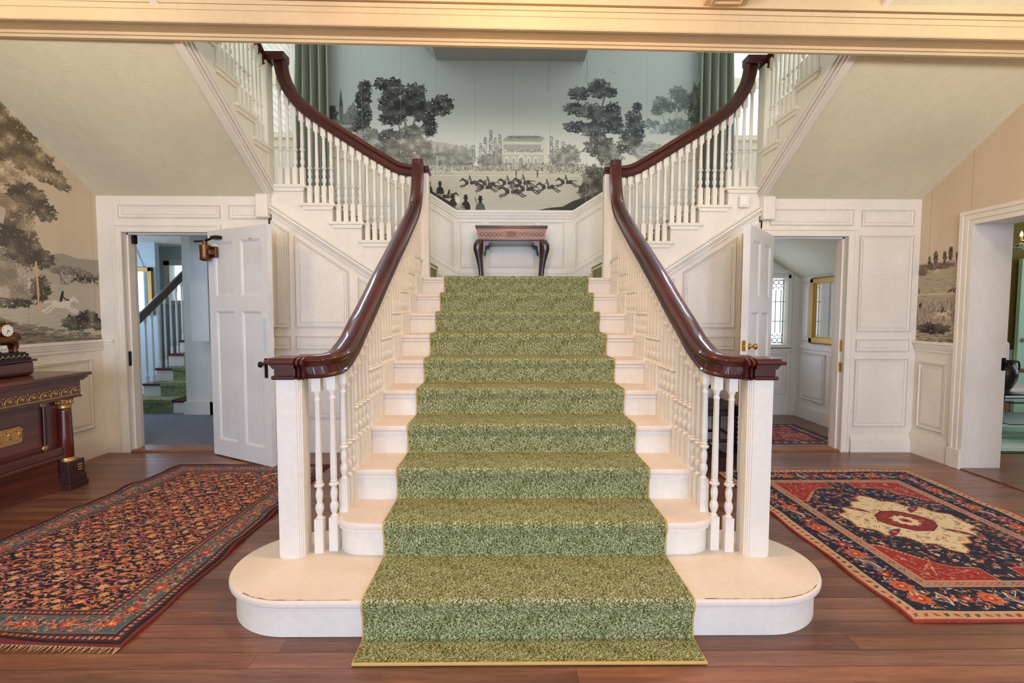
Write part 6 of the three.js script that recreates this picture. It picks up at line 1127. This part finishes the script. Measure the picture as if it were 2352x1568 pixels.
// ---------------------------------------------------------------- green room beyond the wide opening
{
  const f = struct('floor', 'brown board floor of the green room', 'floor');
  part(f, 'boards', box(XR + 0.34, 9, -0.2, 0.0, -7.2, -0.6), M.floor[3]);
  const w = struct('wall_green_room', 'olive green walls with white dado in the room beyond the opening', 'wall');
  part(w, 'wall_section', box(XR + 0.34, 9, 0.86, 3.1, -7.15, -7.0), M.greenWall);
  part(w, 'dado', box(XR + 0.34, 9, -0.1, 0.86, -7.15, -6.99), M.white);
  part(w, 'wall_section', [box(8.9, 9.0, -0.1, 3.1, -7.2, -5.7), box(8.9, 9.0, -0.1, 3.1, -3.5, -0.6), box(8.9, 9.0, -0.1, 0.7, -5.7, -3.5), box(8.9, 9.0, 2.7, 3.1, -5.7, -3.5)], M.greenWall);
  part(w, 'wall_section', box(XR + 0.34, 9, -0.1, 3.1, -0.7, -0.6), M.greenWall);
  const c = struct('ceiling', 'white ceiling of the green room', 'ceiling');
  part(c, 'plaster', box(XR + 0.34, 9, 3.05, 3.15, -7.2, -0.6), M.ceiling);
  const d = struct('door_3', 'pale green door in the green room', 'door');
  part(d, 'leaf', [box(6.88, 7.7, 0, 2.1, -6.95, -6.9)], M.sage); part(d, 'door_knob', ball(0.03, 6.95, 1.0, -6.88), M.steel);
  const t = thing('glass_table', 'low glass topped table in the green room', 'table', null, [5.62, 0.0, -5.55]);
  part(t, 'glass_top', rbox(-0.5, 0.6, 0.43, 0.445, -0.35, 0.35, 0.005), M.tableGlass); part(t, 'glass_shelf', rbox(-0.46, 0.56, 0.2, 0.21, -0.32, 0.32, 0.004), M.tableGlass);
  for (const [x, z] of [[0.02, 0.28], [0.54, 0.28], [0.02, -0.28], [0.54, -0.28]]) part(t, 'leg', [cyl(0.018, 0.018, 0.43, x, 0.0095, z, 14), ball(0.024, x, 0.2, z)], M.brass);
  const bk = thing('black_book', 'black book lying on the glass table', 'book', null, [5.44, 0.447, -5.55]); part(bk, 'cover', [rbox(-0.14, 0.14, 0, 0.03, -0.1, 0.1, 0.003)], M.darkMetal); part(bk, 'pages', box(-0.13, 0.135, 0.005, 0.025, -0.095, 0.103), M.dial);
  const u = thing('bronze_urn', 'dark bronze urn with handles on the book on the glass table', 'urn', null, [5.41, 0.478, -5.55]);
  part(u, 'body', lathe([[0, 0], [0.075, 0], [0.078, 0.012], [0.05, 0.03], [0.04, 0.05], [0.06, 0.08], [0.09, 0.15], [0.1, 0.22], [0.095, 0.27], [0.07, 0.31], [0.06, 0.33], [0.07, 0.36], [0.085, 0.37], [0.075, 0.365], [0.05, 0.33], [0, 0.3]], 28), M.urn);
  for (const s of [-1, 1]) part(u, 'handle', tube([[s * 0.075, 0.34, 0], [s * 0.12, 0.36, 0], [s * 0.14, 0.3, 0], [s * 0.12, 0.23, 0], [s * 0.095, 0.2, 0]], 0.01, 20, 8), M.urn);
  const a = thing('armchair', 'armchair with pale patterned cushion and carved arm behind the glass table', 'armchair', null, [6.2, 0, -6.36]);
  part(a, 'seat', rbox(-0.33, 0.33, 0.3, 0.46, -0.3, 0.3, 0.05, 4), M.silk); part(a, 'backrest', rbox(-0.3, 0.3, 0.46, 1.0, -0.34, -0.24, 0.05, 4), M.silk);
  for (const s of [-1, 1]) { part(a, 'arm', tube([[s * 0.34, 0.3, 0.28], [s * 0.37, 0.45, 0.3], [s * 0.36, 0.6, 0.24], [s * 0.34, 0.63, 0], [s * 0.32, 0.62, -0.26]], 0.026, 24, 8), M.satin); for (const z of [-0.28, 0.28]) part(a, 'leg', lathe([[0, 0], [0.02, 0], [0.024, 0.1], [0.034, 0.3], [0, 0.3]], 12).translate(s * 0.3, 0.0095, z), M.satin); }
  // chandelier with candle bulbs
  const ch = thing('chandelier', 'crystal chandelier with candle bulbs in the green room', 'chandelier', null, [5.98, 0, -5.5]);
  part(ch, 'stem', [bar([0, 2.1, 0], [0, 3.05, 0], 0.012), ball(0.06, 0, 2.25, 0, 1, 1.4, 1), ball(0.045, 0, 2.05, 0)], M.brass);
  for (let k = 0; k < 6; k++) {
    const an = k / 6 * 6.283 + 3.3, cx = Math.cos(an), cz = Math.sin(an), q = 0.42;
    const arm = part(ch, 'arm', tube([[0, 2.12, 0], [cx * 0.18, 2.02, cz * 0.18], [cx * 0.34, 2.06, cz * 0.34], [cx * q, 2.14, cz * q]], 0.009, 20, 8), M.crystal);
    part(ch, 'drip_pan', lathe([[0, 0], [0.02, 0], [0.055, 0.02], [0.057, 0.026], [0.02, 0.012], [0, 0.012]], 16).translate(cx * q, 2.13, cz * q), M.crystal);
    part(ch, 'candle', cyl(0.013, 0.013, 0.1, cx * q, 2.145, cz * q, 12), M.binding);
    part(ch, 'flame_bulb', lathe([[0, 0], [0.011, 0.004], [0.016, 0.02], [0.013, 0.04], [0.004, 0.06], [0, 0.07]], 12).translate(cx * q, 2.243, cz * q), M.bulb);
    for (let j = 0; j < 5; j++) { const b2 = j / 5 * 6.283; const dr = new THREE.OctahedronGeometry(0.012); dr.scale(0.8, 1.7, 0.8); dr.translate(cx * q + Math.cos(b2) * 0.05, 2.1, cz * q + Math.sin(b2) * 0.05); part(ch, 'crystal_drop', [dr, ball(0.006, cx * q + Math.cos(b2) * 0.05, 2.127, cz * q + Math.sin(b2) * 0.05)], M.crystal); }
  }
  const pl = new THREE.PointLight(0xffd9a0, 1.4, 0, 2); pl.position.set(5.98, 2.5, -5.5); pl.castShadow = true; pl.shadow.radius = 8; pl.name = 'chandelier_light'; scene.add(pl);
}

renderer.render(scene, camera);
